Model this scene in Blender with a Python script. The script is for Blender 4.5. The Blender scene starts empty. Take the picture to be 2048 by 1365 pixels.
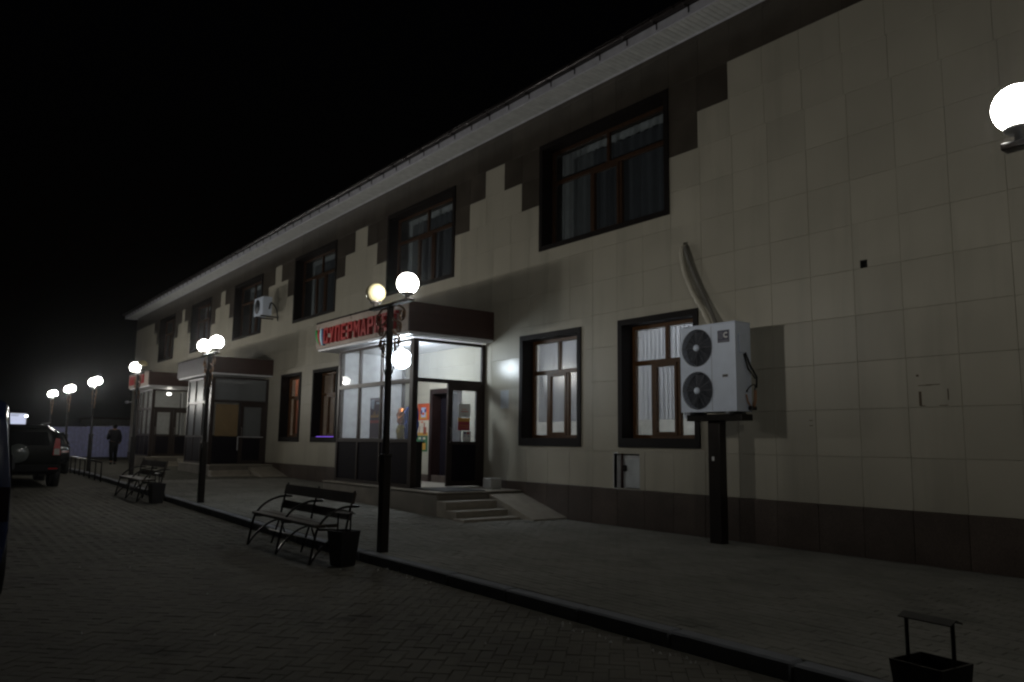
import bpy, bmesh, math, random
from mathutils import Vector, Matrix

random.seed(7)
scn = bpy.context.scene
COL = scn.collection

# ------------------------------------------------------------------ camera
YAW, PITCH, ROLL = math.radians(52.562), math.radians(7.441), math.radians(0.727)
CAM = Vector((0.0, -9.6, 1.356))
FPX = 1560.14
_f = Vector((-math.sin(YAW)*math.cos(PITCH), math.cos(YAW)*math.cos(PITCH), math.sin(PITCH)))
_r0 = Vector((math.cos(YAW), math.sin(YAW), 0)); _u0 = _r0.cross(_f)
_r = math.cos(ROLL)*_r0 + math.sin(ROLL)*_u0
_u = -math.sin(ROLL)*_r0 + math.cos(ROLL)*_u0
cam_d = bpy.data.cameras.new('camera'); cam = bpy.data.objects.new('camera', cam_d)
COL.objects.link(cam)
cam_d.sensor_width = 36.0; cam_d.lens = FPX/2048*36.0
cam_d.clip_start = 0.1; cam_d.clip_end = 900
M3 = Matrix((_r, _u, -_f)).transposed()
cam.matrix_world = Matrix.Translation(CAM) @ M3.to_4x4()
scn.camera = cam

# ------------------------------------------------------------------ night sky
world = bpy.data.worlds.new('World'); scn.world = world; world.use_nodes = True
wn = world.node_tree; bg = wn.nodes['Background']
sky = wn.nodes.new('ShaderNodeTexSky'); sky.sky_type = 'NISHITA'; sky.sun_disc = False
sky.sun_elevation = math.radians(-4.0); sky.sun_rotation = math.radians(140)
wn.links.new(sky.outputs['Color'], bg.inputs['Color'])
bg.inputs['Strength'].default_value = 0.025

# ------------------------------------------------------------------ exposure, render
scn.view_settings.view_transform = 'Standard'; scn.view_settings.look = 'None'
scn.view_settings.exposure = 0.0; scn.view_settings.gamma = 1.0
scn.view_settings.use_curve_mapping = False
scn.render.engine = 'CYCLES'
cy = scn.cycles
cy.use_denoising = True
cy.pixel_filter_type = 'BLACKMAN_HARRIS'; cy.filter_width = 2.3
try: cy.denoiser = 'OPENIMAGEDENOISE'
except Exception: pass
cy.max_bounces = 8; cy.diffuse_bounces = 3; cy.glossy_bounces = 3; cy.transparent_max_bounces = 16
cy.transmission_bounces = 4; cy.caustics_reflective = False; cy.caustics_refractive = False
cy.sample_clamp_indirect = 4.0
try: cy.use_light_tree = True
except Exception: pass

GLOBE_GLOW = 27.0      # opal shell of a street lamp
BULB_POWER = 57.0      # the bulb low inside it, shaded from below by its socket

# ------------------------------------------------------------------ helpers
def proj(p):
    d = Vector(p) - CAM; a = d.dot(_f)
    if a <= 0.1: return None
    return (1024 + FPX*d.dot(_r)/a, 682.5 - FPX*d.dot(_u)/a, a)

def tag(o, label=None, cat=None, group=None, kind=None):
    if label: o['label'] = label
    if cat: o['category'] = cat
    if group: o['group'] = group
    if kind: o['kind'] = kind
    return o

def empty(name, loc=(0, 0, 0), rz=0.0, label=None, cat=None, group=None):
    o = bpy.data.objects.new(name, None); COL.objects.link(o)
    o.location = loc; o.rotation_euler = (0, 0, rz); o.empty_display_size = 0.2
    return tag(o, label, cat, group)

class MB:
    """collects shapes of ONE mesh object"""
    def __init__(s): s.v = []; s.f = []; s.sm = []
    def add(s, vs, fs, smooth=False):
        b = len(s.v); s.v += [tuple(v) for v in vs]
        for f in fs: s.f.append([b+i for i in f]); s.sm.append(smooth)
        return s
    def box(s, x0, x1, y0, y1, z0, z1, skip=''):
        vs = [(x0,y0,z0),(x1,y0,z0),(x1,y1,z0),(x0,y1,z0),(x0,y0,z1),(x1,y0,z1),(x1,y1,z1),(x0,y1,z1)]
        fs = {'b':(0,3,2,1),'t':(4,5,6,7),'f':(0,1,5,4),'r':(1,2,6,5),'k':(2,3,7,6),'l':(3,0,4,7)}
        return s.add(vs, [f for k, f in fs.items() if k not in skip])
    def bbox(s, x0, x1, y0, y1, z0, z1, b=0.01):
        """box with chamfered edges (24 verts)"""
        bm = bmesh.new(); bmesh.ops.create_cube(bm, size=1)
        for v in bm.verts:
            v.co = Vector(((x0+x1)/2+v.co.x*(x1-x0), (y0+y1)/2+v.co.y*(y1-y0), (z0+z1)/2+v.co.z*(z1-z0)))
        bmesh.ops.bevel(bm, geom=bm.edges[:], offset=b, segments=1, affect='EDGES', profile=0.5)
        bm.verts.index_update()
        s.add([v.co[:] for v in bm.verts], [[v.index for v in f.verts] for f in bm.faces]); bm.free(); return s
    def tube(s, pts, r, n=8, closed=False, caps=True):
        pts = [Vector(p) for p in pts]; N = len(pts); vs = []; fs = []
        rr = r if isinstance(r, (list, tuple)) else [r]*N
        up = None
        for i, p in enumerate(pts):
            if closed: t = pts[(i+1) % N]-pts[i-1]
            else: t = pts[min(i+1, N-1)]-pts[max(i-1, 0)]
            t.normalize()
            if up is None:
                up = Vector((0,0,1)) if abs(t.z) < 0.9 else Vector((1,0,0))
            a = t.cross(up); a.normalize(); bvec = a.cross(t); up = bvec
            for k in range(n):
                th = 2*math.pi*k/n
                vs.append(p + a*(rr[i]*math.cos(th)) + bvec*(rr[i]*math.sin(th)))
        for i in range(N if closed else N-1):
            j = (i+1) % N
            for k in range(n):
                k2 = (k+1) % n
                fs.append((i*n+k, j*n+k, j*n+k2, i*n+k2))
        if not closed and caps:
            fs.append(tuple(range(n)))
            fs.append(tuple(reversed(range((N-1)*n, N*n))))
        return s.add(vs, fs, n > 4)
    def lathe(s, prof, c=(0,0,0), n=20, axis='z', sm=True):
        vs = []; fs = []; m = len(prof)
        for (r, h) in prof:
            for k in range(n):
                t = 2*math.pi*k/n; a, b = r*math.cos(t), r*math.sin(t)
                if axis == 'z': q = (c[0]+a, c[1]+b, c[2]+h)
                elif axis == 'y': q = (c[0]+a, c[1]+h, c[2]+b)
                else: q = (c[0]+h, c[1]+a, c[2]+b)
                vs.append(q)
        for i in range(m-1):
            for k in range(n):
                k2 = (k+1) % n
                fs.append((i*n+k, i*n+k2, (i+1)*n+k2, (i+1)*n+k))
        if prof[0][0] > 1e-5: fs.append(tuple(reversed(range(n))))
        if prof[-1][0] > 1e-5: fs.append(tuple(range((m-1)*n, m*n)))
        return s.add(vs, fs, sm)
    def prism(s, poly, y0, y1):
        """poly in (x,z), extruded along y"""
        n = len(poly); vs = [(x, y0, z) for x, z in poly]+[(x, y1, z) for x, z in poly]
        fs = [tuple(range(n)), tuple(reversed(range(n, 2*n)))]
        for i in range(n):
            j = (i+1) % n; fs.append((i, n+i, n+j, j))
        return s.add(vs, fs)
    def prismx(s, poly, x0, x1):
        n = len(poly); vs = [(x0, y, z) for y, z in poly]+[(x1, y, z) for y, z in poly]
        fs = [tuple(reversed(range(n))), tuple(range(n, 2*n))]
        for i in range(n):
            j = (i+1) % n; fs.append((i, j, n+j, n+i))
        return s.add(vs, fs)
    def mesh(s, name, mat):
        me = bpy.data.meshes.new(name); me.from_pydata(s.v, [], s.f)
        me.polygons.foreach_set('use_smooth', s.sm)
        bm = bmesh.new(); bm.from_mesh(me); bmesh.ops.recalc_face_normals(bm, faces=bm.faces[:]); bm.to_mesh(me); bm.free()
        if mat: me.materials.append(mat)
        me.update(); return me
    def build(s, name, mat, parent=None, org=None):
        if org is not None:
            s.v = [(a-org[0], b-org[1], c-org[2]) for a, b, c in s.v]
        o = bpy.data.objects.new(name, s.mesh(name, mat)); COL.objects.link(o)
        if parent is not None: o.parent = parent
        return o

def inst(me, name, parent, loc, rz=0.0):
    o = bpy.data.objects.new(name, me); COL.objects.link(o); o.parent = parent
    o.location = loc; o.rotation_euler = (0, 0, rz); return o

def kids(o): return [c for c in bpy.data.objects if c.parent == o]
def copy_tree(o, parent=None):
    c = o.copy(); COL.objects.link(c); c.parent = parent
    for ch in kids(o): copy_tree(ch, c)
    return c

# ------------------------------------------------------------------ materials
def new_mat(name):
    m = bpy.data.materials.new(name); m.use_nodes = True
    return m, m.node_tree, m.node_tree.nodes['Principled BSDF']

def mat(name, col, rough=0.5, metal=0.0, spec=0.5, vary=0.0, nscale=6.0, nvar=0.12, bump=0.0, bscale=60.0, rvar=0.1, coat=0.0, stain=0.0, sscale=(1, 1, 1), scut=(.52, .72)):
    m, nt, p = new_mat(name); N = nt.nodes; L = nt.links
    p.inputs['Roughness'].default_value = rough; p.inputs['Metallic'].default_value = metal
    p.inputs['Specular IOR Level'].default_value = spec; p.inputs['Coat Weight'].default_value = coat
    tc = N.new('ShaderNodeTexCoord')
    geo = N.new('ShaderNodeNewGeometry')
    nz = N.new('ShaderNodeTexNoise'); nz.inputs['Scale'].default_value = nscale; nz.inputs['Detail'].default_value = 6
    L.new(geo.outputs['Position'], nz.inputs['Vector'])
    mr = N.new('ShaderNodeMapRange'); mr.inputs['From Min'].default_value = 0.3; mr.inputs['From Max'].default_value = 0.7
    mr.inputs['To Min'].default_value = 1-nvar; mr.inputs['To Max'].default_value = 1+nvar
    L.new(nz.outputs['Fac'], mr.inputs['Value'])
    val = mr.outputs['Result']
    if vary > 0:
        oi = N.new('ShaderNodeObjectInfo'); ad = N.new('ShaderNodeMath'); ad.operation = 'ADD'
        L.new(oi.outputs['Random'], ad.inputs[0]); L.new(geo.outputs['Random Per Island'], ad.inputs[1])
        fr = N.new('ShaderNodeMath'); fr.operation = 'FRACT'; L.new(ad.outputs[0], fr.inputs[0])
        m2 = N.new('ShaderNodeMapRange'); m2.inputs['To Min'].default_value = 1-vary; m2.inputs['To Max'].default_value = 1+vary
        L.new(fr.outputs[0], m2.inputs['Value'])
        mu = N.new('ShaderNodeMath'); mu.operation = 'MULTIPLY'
        L.new(val, mu.inputs[0]); L.new(m2.outputs['Result'], mu.inputs[1]); val = mu.outputs[0]
    if stain > 0:
        mp = N.new('ShaderNodeMapping'); mp.inputs['Scale'].default_value = sscale; L.new(geo.outputs['Position'], mp.inputs['Vector'])
        ns = N.new('ShaderNodeTexNoise'); ns.inputs['Scale'].default_value = 1.0; ns.inputs['Detail'].default_value = 7; ns.inputs['Roughness'].default_value = .62
        L.new(mp.outputs[0], ns.inputs['Vector'])
        ms = N.new('ShaderNodeMapRange'); ms.interpolation_type = 'SMOOTHSTEP'
        for k_, v_ in (('From Min', scut[0]), ('From Max', scut[1]), ('To Min', 1.0), ('To Max', 1-stain)): ms.inputs[k_].default_value = v_
        L.new(ns.outputs['Fac'], ms.inputs['Value'])
        mus = N.new('ShaderNodeMath'); mus.operation = 'MULTIPLY'; L.new(val, mus.inputs[0]); L.new(ms.outputs[0], mus.inputs[1]); val = mus.outputs[0]
    vm = N.new('ShaderNodeVectorMath'); vm.operation = 'SCALE'; vm.inputs[0].default_value = col[:3]
    L.new(val, vm.inputs['Scale']); L.new(vm.outputs[0], p.inputs['Base Color'])
    if rvar > 0:
        m3 = N.new('ShaderNodeMapRange'); m3.inputs['To Min'].default_value = max(0.02, rough*(1-rvar)); m3.inputs['To Max'].default_value = min(1, rough*(1+rvar))
        L.new(nz.outputs['Fac'], m3.inputs['Value']); L.new(m3.outputs['Result'], p.inputs['Roughness'])
    if bump > 0:
        n2 = N.new('ShaderNodeTexNoise'); n2.inputs['Scale'].default_value = bscale; n2.inputs['Detail'].default_value = 4
        L.new(geo.outputs['Position'], n2.inputs['Vector'])
        bp = N.new('ShaderNodeBump'); bp.inputs['Strength'].default_value = bump; bp.inputs['Distance'].default_value = 0.01
        L.new(n2.outputs['Fac'], bp.inputs['Height']); L.new(bp.outputs['Normal'], p.inputs['Normal'])
    return m

def emit(name, col, st):
    m = bpy.data.materials.new(name); m.use_nodes = True; nt = m.node_tree
    nt.nodes.remove(nt.nodes['Principled BSDF'])
    e = nt.nodes.new('ShaderNodeEmission'); e.inputs['Color'].default_value = (*col, 1); e.inputs['Strength'].default_value = st
    nt.links.new(e.outputs[0], nt.nodes['Material Output'].inputs['Surface']); return m

def glass(name, dirt=0.06, tint=(0.9, 0.93, 0.93), dcol=(0.7, 0.72, 0.74), refl=1.0, gr=0.02):
    """thin pane: transparent + fresnel mirror + a film of dust"""
    m = bpy.data.materials.new(name); m.use_nodes = True; nt = m.node_tree; N = nt.nodes; L = nt.links
    N.remove(N['Principled BSDF'])
    t = N.new('ShaderNodeBsdfTransparent'); t.inputs['Color'].default_value = (*tint, 1)
    g = N.new('ShaderNodeBsdfGlossy'); g.inputs['Roughness'].default_value = gr
    d = N.new('ShaderNodeBsdfDiffuse'); d.inputs['Color'].default_value = (*dcol, 1)
    tl = N.new('ShaderNodeBsdfTranslucent'); tl.inputs['Color'].default_value = (*dcol, 1)
    dm = N.new('ShaderNodeMixShader'); L.new(d.outputs[0], dm.inputs[1]); L.new(tl.outputs[0], dm.inputs[2])
    geo = N.new('ShaderNodeNewGeometry')
    nz = N.new('ShaderNodeTexNoise'); nz.inputs['Scale'].default_value = 1.6; nz.inputs['Detail'].default_value = 2
    L.new(geo.outputs['Position'], nz.inputs['Vector'])
    mr = N.new('ShaderNodeMapRange'); mr.inputs['To Min'].default_value = dirt*0.8; mr.inputs['To Max'].default_value = dirt*1.2
    L.new(nz.outputs['Fac'], mr.inputs['Value'])
    m1 = N.new('ShaderNodeMixShader'); L.new(mr.outputs['Result'], m1.inputs['Fac']); L.new(t.outputs[0], m1.inputs[1]); L.new(dm.outputs[0], m1.inputs[2])
    dp = N.new('ShaderNodeVectorMath'); dp.operation = 'DOT_PRODUCT'
    L.new(geo.outputs['Incoming'], dp.inputs[0]); L.new(geo.outputs['Normal'], dp.inputs[1])
    ab = N.new('ShaderNodeMath'); ab.operation = 'ABSOLUTE'; L.new(dp.outputs['Value'], ab.inputs[0])
    om = N.new('ShaderNodeMath'); om.operation = 'SUBTRACT'; om.inputs[0].default_value = 1.0; L.new(ab.outputs[0], om.inputs[1])
    pw5 = N.new('ShaderNodeMath'); pw5.operation = 'POWER'; pw5.inputs[1].default_value = 5.0; L.new(om.outputs[0], pw5.inputs[0])
    fr = N.new('ShaderNodeMath'); fr.operation = 'MULTIPLY_ADD'; fr.inputs[1].default_value = 0.92; fr.inputs[2].default_value = 0.07; L.new(pw5.outputs[0], fr.inputs[0])
    sc = N.new('ShaderNodeMath'); sc.operation = 'MULTIPLY'; sc.inputs[1].default_value = refl; sc.use_clamp = True
    L.new(fr.outputs[0], sc.inputs[0])
    m2 = N.new('ShaderNodeMixShader'); L.new(sc.outputs[0], m2.inputs['Fac']); L.new(m1.outputs[0], m2.inputs[1]); L.new(g.outputs[0], m2.inputs[2])
    L.new(m2.outputs[0], N['Material Output'].inputs['Surface']); return m

def speckle(name, col, col2, rough, scale=180.0, vary=0.1, bump=0.0):
    m, nt, p = new_mat(name); N = nt.nodes; L = nt.links
    p.inputs['Roughness'].default_value = rough
    geo = N.new('ShaderNodeNewGeometry')
    n1 = N.new('ShaderNodeTexNoise'); n1.inputs['Scale'].default_value = scale; n1.inputs['Detail'].default_value = 3
    n2 = N.new('ShaderNodeTexNoise'); n2.inputs['Scale'].default_value = 2.3; n2.inputs['Detail'].default_value = 5
    L.new(geo.outputs['Position'], n1.inputs['Vector']); L.new(geo.outputs['Position'], n2.inputs['Vector'])
    cr = N.new('ShaderNodeValToRGB'); cr.color_ramp.elements[0].position = 0.38; cr.color_ramp.elements[1].position = 0.66
    cr.color_ramp.elements[0].color = (*col, 1); cr.color_ramp.elements[1].color = (*col2, 1)
    L.new(n1.outputs['Fac'], cr.inputs['Fac'])
    oi = N.new('ShaderNodeObjectInfo'); ad = N.new('ShaderNodeMath'); ad.operation = 'ADD'
    L.new(oi.outputs['Random'], ad.inputs[0]); L.new(geo.outputs['Random Per Island'], ad.inputs[1])
    fr = N.new('ShaderNodeMath'); fr.operation = 'FRACT'; L.new(ad.outputs[0], fr.inputs[0])
    m2 = N.new('ShaderNodeMapRange'); m2.inputs['To Min'].default_value = 1-vary; m2.inputs['To Max'].default_value = 1+vary
    L.new(fr.outputs[0], m2.inputs['Value'])
    m3 = N.new('ShaderNodeMapRange'); m3.inputs['From Min'].default_value = .3; m3.inputs['From Max'].default_value = .7
    m3.inputs['To Min'].default_value = 0.8; m3.inputs['To Max'].default_value = 1.2
    L.new(n2.outputs['Fac'], m3.inputs['Value'])
    mu = N.new('ShaderNodeMath'); mu.operation = 'MULTIPLY'; L.new(m2.outputs[0], mu.inputs[0]); L.new(m3.outputs[0], mu.inputs[1])
    vm = N.new('ShaderNodeVectorMath'); vm.operation = 'SCALE'; L.new(cr.outputs['Color'], vm.inputs[0]); L.new(mu.outputs[0], vm.inputs['Scale'])
    L.new(vm.outputs[0], p.inputs['Base Color'])
    if bump > 0:
        bp = N.new('ShaderNodeBump'); bp.inputs['Strength'].default_value = bump; bp.inputs['Distance'].default_value = 0.004
        L.new(n1.outputs['Fac'], bp.inputs['Height']); L.new(bp.outputs['Normal'], p.inputs['Normal'])
    return m

M = {}
M['cream'] = mat('cream_porcelain_tile', (0.46, 0.43, 0.35), 0.42, spec=0.35, vary=0.05, nscale=1.2, nvar=0.05, rvar=0.25, stain=0.14, sscale=(2.2, 1, .22), scut=(.48, .75))
M['polished'] = mat('polished_cream_tile', (0.46, 0.43, 0.35), 0.22, spec=0.3, vary=0.03, nscale=1.2, nvar=0.05, rvar=0.3)
M['brown'] = speckle('dark_granite_tile', (0.055, 0.046, 0.036), (0.10, 0.085, 0.07), 0.28, 140, 0.14)
M['plinth'] = speckle('plinth_granite', (0.060, 0.045, 0.036), (0.12, 0.09, 0.075), 0.42, 120, 0.18)
M['grout'] = mat('grey_grout', (0.38, 0.355, 0.295), 0.9)
M['trim'] = mat('dark_window_surround', (0.012, 0.009, 0.008), 0.6, spec=0.15, nvar=0.2)
M['wood'] = mat('brown_window_frame', (0.055, 0.029, 0.016), 0.42, spec=0.3, nscale=14, nvar=0.2)
M['wood_low'] = mat('lit_brown_window_frame', (0.105, 0.050, 0.018), 0.42, spec=0.3, nscale=14, nvar=0.2)  # same frame brown, lightened to stand for the stronger light on lower windows
M['soffit'] = mat('white_soffit', (0.62, 0.63, 0.62), 0.5, vary=0.05)
M['fascia'] = mat('white_fascia', (0.62, 0.62, 0.68), 0.42)
M['gutter'] = mat('dark_gutter', (0.028, 0.022, 0.022), 0.28, metal=0.3)
M['roof'] = mat('roof_sheet', (0.05, 0.02, 0.02), 0.45)
M['room'] = mat('room_plaster', (0.55, 0.54, 0.5), 0.8)
M['blind'] = mat('white_blind', (0.72, 0.72, 0.74), 0.7, vary=0.06)
M['glass'] = glass('window_glass', 0.05, refl=0.7, gr=0.17)
M['glass_porch'] = glass('dusty_porch_glass', 0.27, refl=0.3, gr=0.06)
M['glass_far'] = glass('far_porch_glass', 0.22, (0.7, 0.72, 0.74), (0.55, 0.57, 0.58), 0.8, 0.12)
M['glass_mirror'] = glass('tinted_porch_glass', 0.42, (0.35, 0.37, 0.4), (0.36, 0.38, 0.39), 0.45, 0.28)
M['curtain'] = mat('dark_blue_curtain', (0.038, 0.046, 0.058), 0.9)
M['sheer'] = mat('pale_sheer_curtain', (0.36, 0.39, 0.41), 0.9)

M['alu'] = mat('dark_brown_aluminium', (0.030, 0.021, 0.018), 0.36, spec=0.3)
M['panel'] = mat('dark_lower_panel', (0.012, 0.010, 0.014), 0.6, spec=0.04)
M['canopy'] = mat('dark_red_canopy_sheet', (0.046, 0.021, 0.016), 0.42, rvar=0.3)
M['canopy_grey'] = mat('grey_canopy_sheet', (0.055, 0.05, 0.056), 0.5, spec=0.25, rvar=0.3)
M['signboard'] = mat('cream_sign_board', (0.27, 0.225, 0.195), 0.3, rvar=0.3)
M['red'] = mat('red_sign_letter', (0.25, 0.010, 0.010), 0.4)
M['white_trim'] = mat('white_canopy_trim', (0.6, 0.6, 0.62), 0.4)
M['post'] = mat('dark_lamp_post', (0.018, 0.013, 0.010), 0.34, metal=0.25, bump=0.15, bscale=40)
M['bronze'] = mat('bronze_scroll', (0.30, 0.17, 0.10), 0.36, metal=0.85)
M['globe_lit'] = emit('lit_globe', (1.0, 0.975, 0.91), GLOBE_GLOW)
_nt = M['globe_lit'].node_tree; _tr = _nt.nodes.new('ShaderNodeBsdfTransparent'); _ad = _nt.nodes.new('ShaderNodeAddShader')
_nt.links.new(_tr.outputs[0], _ad.inputs[0]); _nt.links.new(_nt.nodes['Emission'].outputs[0], _ad.inputs[1])
_nt.links.new(_ad.outputs[0], _nt.nodes['Material Output'].inputs['Surface'])
M['globe_off'] = mat('cream_unlit_globe', (0.74, 0.66, 0.40), 0.18)
M['socket'] = mat('grey_lamp_socket', (0.22, 0.20, 0.19), 0.35, metal=0.6)
M['ac'] = mat('white_unit_casing', (0.74, 0.82, 0.96), 0.45, nvar=0.05)
M['ac_dark'] = mat('dark_fan_recess', (0.06, 0.065, 0.075), 0.6)
M['ac_wire'] = mat('grey_guard_wire', (0.22, 0.23, 0.26), 0.45)
M['black'] = mat('black_rubber', (0.012, 0.012, 0.012), 0.6)
M['iron'] = mat('dark_iron', (0.020, 0.018, 0.016), 0.30, metal=0.5)
M['plank'] = mat('dark_bench_plank', (0.055, 0.042, 0.030), 0.42, nscale=20, nvar=0.25, bump=0.2, bscale=30)
M['bin'] = mat('black_bin_sheet', (0.014, 0.012, 0.012), 0.5, bump=0.2, bscale=12)
M['step'] = mat('pale_step_stone', (0.30, 0.27, 0.22), 0.55, nvar=0.15, vary=0.08)
M['platform'] = speckle('platform_tile', (0.12, 0.105, 0.085), (0.2, 0.18, 0.15), 0.5, 120, 0.12)
M['paver_road'] = mat('road_paver_concrete', (0.150, 0.143, 0.122), 0.9, spec=0.12, vary=0.07, nscale=1.2, nvar=0.22, stain=0.55, sscale=(1.1, 1.4, 1), scut=(.58, .70), bump=0.35, bscale=160)
M['paver_walk'] = mat('pavement_paver_concrete', (0.235, 0.230, 0.205), 0.85, spec=0.15, vary=0.07, nscale=1.3, nvar=0.16, stain=0.35, sscale=(.8, 1.2, 1), scut=(.55, .72), bump=0.3, bscale=160)
M['bed'] = mat('paving_bed', (0.115, 0.11, 0.092), 0.95, spec=0.05, nvar=0.3)
M['kerb'] = mat('kerb_concrete', (0.22, 0.23, 0.25), 0.85, spec=0.2, vary=0.12, bump=0.3, bscale=80)
M['paper'] = mat('white_paper', (0.7, 0.7, 0.7), 0.7)

# ------------------------------------------------------------------ ground levels
def gz(x): return min(max(0.0, 0.0155*(-10.5-x)), 0.27)
def rz_(x): return gz(x)-0.11
KERB_Y = -5.05

def sheet(name, xs, y0, y1, zf, m):
    mb = MB()
    for a, b in zip(xs[:-1], xs[1:]):
        mb.add([(a, y0, zf(a)), (b, y0, zf(b)), (b, y1, zf(b)), (a, y1, zf(a))], [(0, 1, 2, 3)])
    o = mb.build(name, m); tag(o, kind='structure'); return o

road = sheet('road', [-260, -28, -10.5, 40, 260], -260, 260, lambda x: rz_(x)-0.0065, M['bed'])
walk = MB()
for a, b in ((-62, -28), (-28, -10.5), (-10.5, 8)):
    z0, z1 = gz(a)-0.0065, gz(b)-0.0065
    walk.add([(a, KERB_Y+.15, z0), (b, KERB_Y+.15, z1), (b, 0.3, z1), (a, 0.3, z0)], [(0, 1, 2, 3)])
walk = walk.build('pavement', M['bed']); tag(walk, kind='structure')
yard = sheet('yard', [-62, -47.2], 0.3, 20, lambda x: gz(x)-0.012, M['bed'])

# pavers: chamfered blocks with open joints
def paver_mesh(name, lx, ly, m, h=0.05, c=0.004):
    mb = MB(); x, y = lx/2, ly/2
    vs = [(-x,-y,-h),(x,-y,-h),(x,y,-h),(-x,y,-h),(-x,-y,-c),(x,-y,-c),(x,y,-c),(-x,y,-c),
          (-x+c,-y+c,0),(x-c,-y+c,0),(x-c,y-c,0),(-x+c,y-c,0)]
    fs = [(8,9,10,11)]
    for i in range(4):
        j = (i+1) % 4; fs += [(i,j,4+j,4+i), (4+i,4+j,8+j,8+i)]
    mb.add(vs, fs); return mb.mesh(name, m), vs, fs

def lay_pavers(owner, cells, me, vs, fs, name, m, limit=300):
    rng = random.Random(3)
    sc = []
    for (x, y, z, rz) in cells:
        p = proj((x, y, z)); ins = p and -20 < p[0] < 2068 and -20 < p[1] < 1385
        sc.append((p[2] if ins else 1e6, x, y, z, rz))
    sc.sort()
    mb = MB()
    for i, (d, x, y, z, rz) in enumerate(sc):
        dz = rng.uniform(-0.002, 0.003); tx, ty = rng.uniform(-.008, .008), rng.uniform(-.008, .008)
        if i < limit and d < 1e5:
            o = inst(me, name, owner, (x, y, z+dz), rz); o.rotation_euler = (tx, ty, rz)
        else:
            c, s = math.cos(rz), math.sin(rz)
            mb.add([(x+a*c-b*s, y+a*s+b*c, z+dz+w+a*ty*-1+b*tx) for a, b, w in vs], fs)
    o = mb.build(name+'s', m, owner); tag(o, kind='stuff')

me, vs, fs = paver_mesh('road_paver', 0.1965, 0.0965, M['paver_road'])
cells = []
S = 0.1; c45 = math.sqrt(.5)
R = 260
for i in range(-R, R):
    for j in range(-R, R):
        k = (i-j) % 4
        if k == 0: a, b, rt = (i+1)*S, (j+.5)*S, 0.0
        elif k == 3: a, b, rt = (i+.5)*S, (j+1)*S, math.pi/2
        else: continue
        x, y = (a-b)*c45-11.0, (a+b)*c45-8.0
        if -23.0 < x < -0.6 and -10.8 < y < KERB_Y-0.10 and (x > -15 or y > -9.6):
            cells.append((x, y, rz_(x), rt+math.pi/4))
lay_pavers(road, cells, me, vs, fs, 'road_paver', M['paver_road'])
me, vs, fs = paver_mesh('pavement_paver', 0.1965, 0.0965, M['paver_walk'])
cells = []
ny = int((4.88)/0.1)
for j in range(ny):
    for i in range(0, 118):
        x = -23.4+i*0.2+(0.1 if j % 2 else 0); y = KERB_Y+0.15+0.05+j*0.1
        cells.append((x, y, gz(x), 0.0))
lay_pavers(walk, cells, me, vs, fs, 'pavement_paver', M['paver_walk'])

# kerb stones, one by one
kerb = MB().box(-62, -28, KERB_Y+.01, KERB_Y+.14, -.3, .2).box(-28, 8, KERB_Y+.01, KERB_Y+.14, -.3, -.03).build('kerb', M['bed'])
tag(kerb, kind='structure')
kmb = MB().bbox(-0.495, 0.495, 0, 0.15, -0.25, 0, 0.014); kme = kmb.mesh('kerb_stone', M['kerb'])
rng = random.Random(5)
for i in range(50):
    x = 2.5-i
    o = inst(kme, 'kerb_stone', kerb, (x, KERB_Y+rng.uniform(-.006, .006), gz(x)+rng.uniform(-.004, .004)))
    o.rotation_euler = (0, math.atan(0.0155) if -28 < x < -10.5 else 0, rng.uniform(-.004, .004))

# ------------------------------------------------------------------ building
BX0, BX1 = -47.0, 6.0
bld = empty('commercial_building', (-20, 0, 0), 0, 'long two storey building clad in cream tiles with a dark granite band under the eaves', 'building')
BO = (-20, 0, 0)
Z_PL, Z_B0, Z_SO = 0.61, 7.285, 7.994
UP = [(-11.67, -8.32), (-17.98, -14.76), (-24.28, -21.12), (-30.30, -27.25), (-36.13, -33.26), (-41.73, -38.95)]
UZ = (5.12, 7.274)
LO = [(-12.25, -10.46), (-9.50, -7.77), (-25.0, -23.35), (-22.44, -20.70)]
LZ = (1.313, 3.475)
HATCH = (-9.628, -9.032, 0.625, 1.20)
DOOR = (-15.60, -14.35, 0.45, 2.55)
HOLE = (-5.125, -5.03, 3.66, 3.76)
HOLE2 = (-8.045, -7.955, 4.50, 4.58)
OPEN = [(a, b, *UZ) for a, b in UP]+[(a, b, *LZ) for a, b in LO]+[HATCH, DOOR, HOLE, HOLE2]

def minus(rect, holes):
    x0, x1, z0, z1 = rect
    hs = [h for h in holes if h[0] < x1-1e-4 and h[1] > x0+1e-4 and h[2] < z1-1e-4 and h[3] > z0+1e-4]
    if not hs: return None
    xs = sorted({x0, x1, *[min(max(v, x0), x1) for h in hs for v in h[:2]]})
    zs = sorted({z0, z1, *[min(max(v, z0), z1) for h in hs for v in h[2:]]})
    out = []
    for a, b in zip(xs[:-1], xs[1:]):
        for c, d in zip(zs[:-1], zs[1:]):
            mx, mz = (a+b)/2, (c+d)/2
            if not any(h[0] < mx < h[1] and h[2] < mz < h[3] for h in hs): out.append((a, b, c, d))
    return out

# backing wall
wmb = MB()
for (a, b, c, d) in minus((BX0+.01, BX1, -0.3, 8.1), OPEN): wmb.box(a, b, 0.013, 0.34, c, d)
wall = wmb.build('wall', M['grout'], bld, BO)
MB().box(BX0+.014, BX0+.3, 0.34, 14, -0.3, 8.1).build('end_wall', M['cream'], bld, BO)

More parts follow.
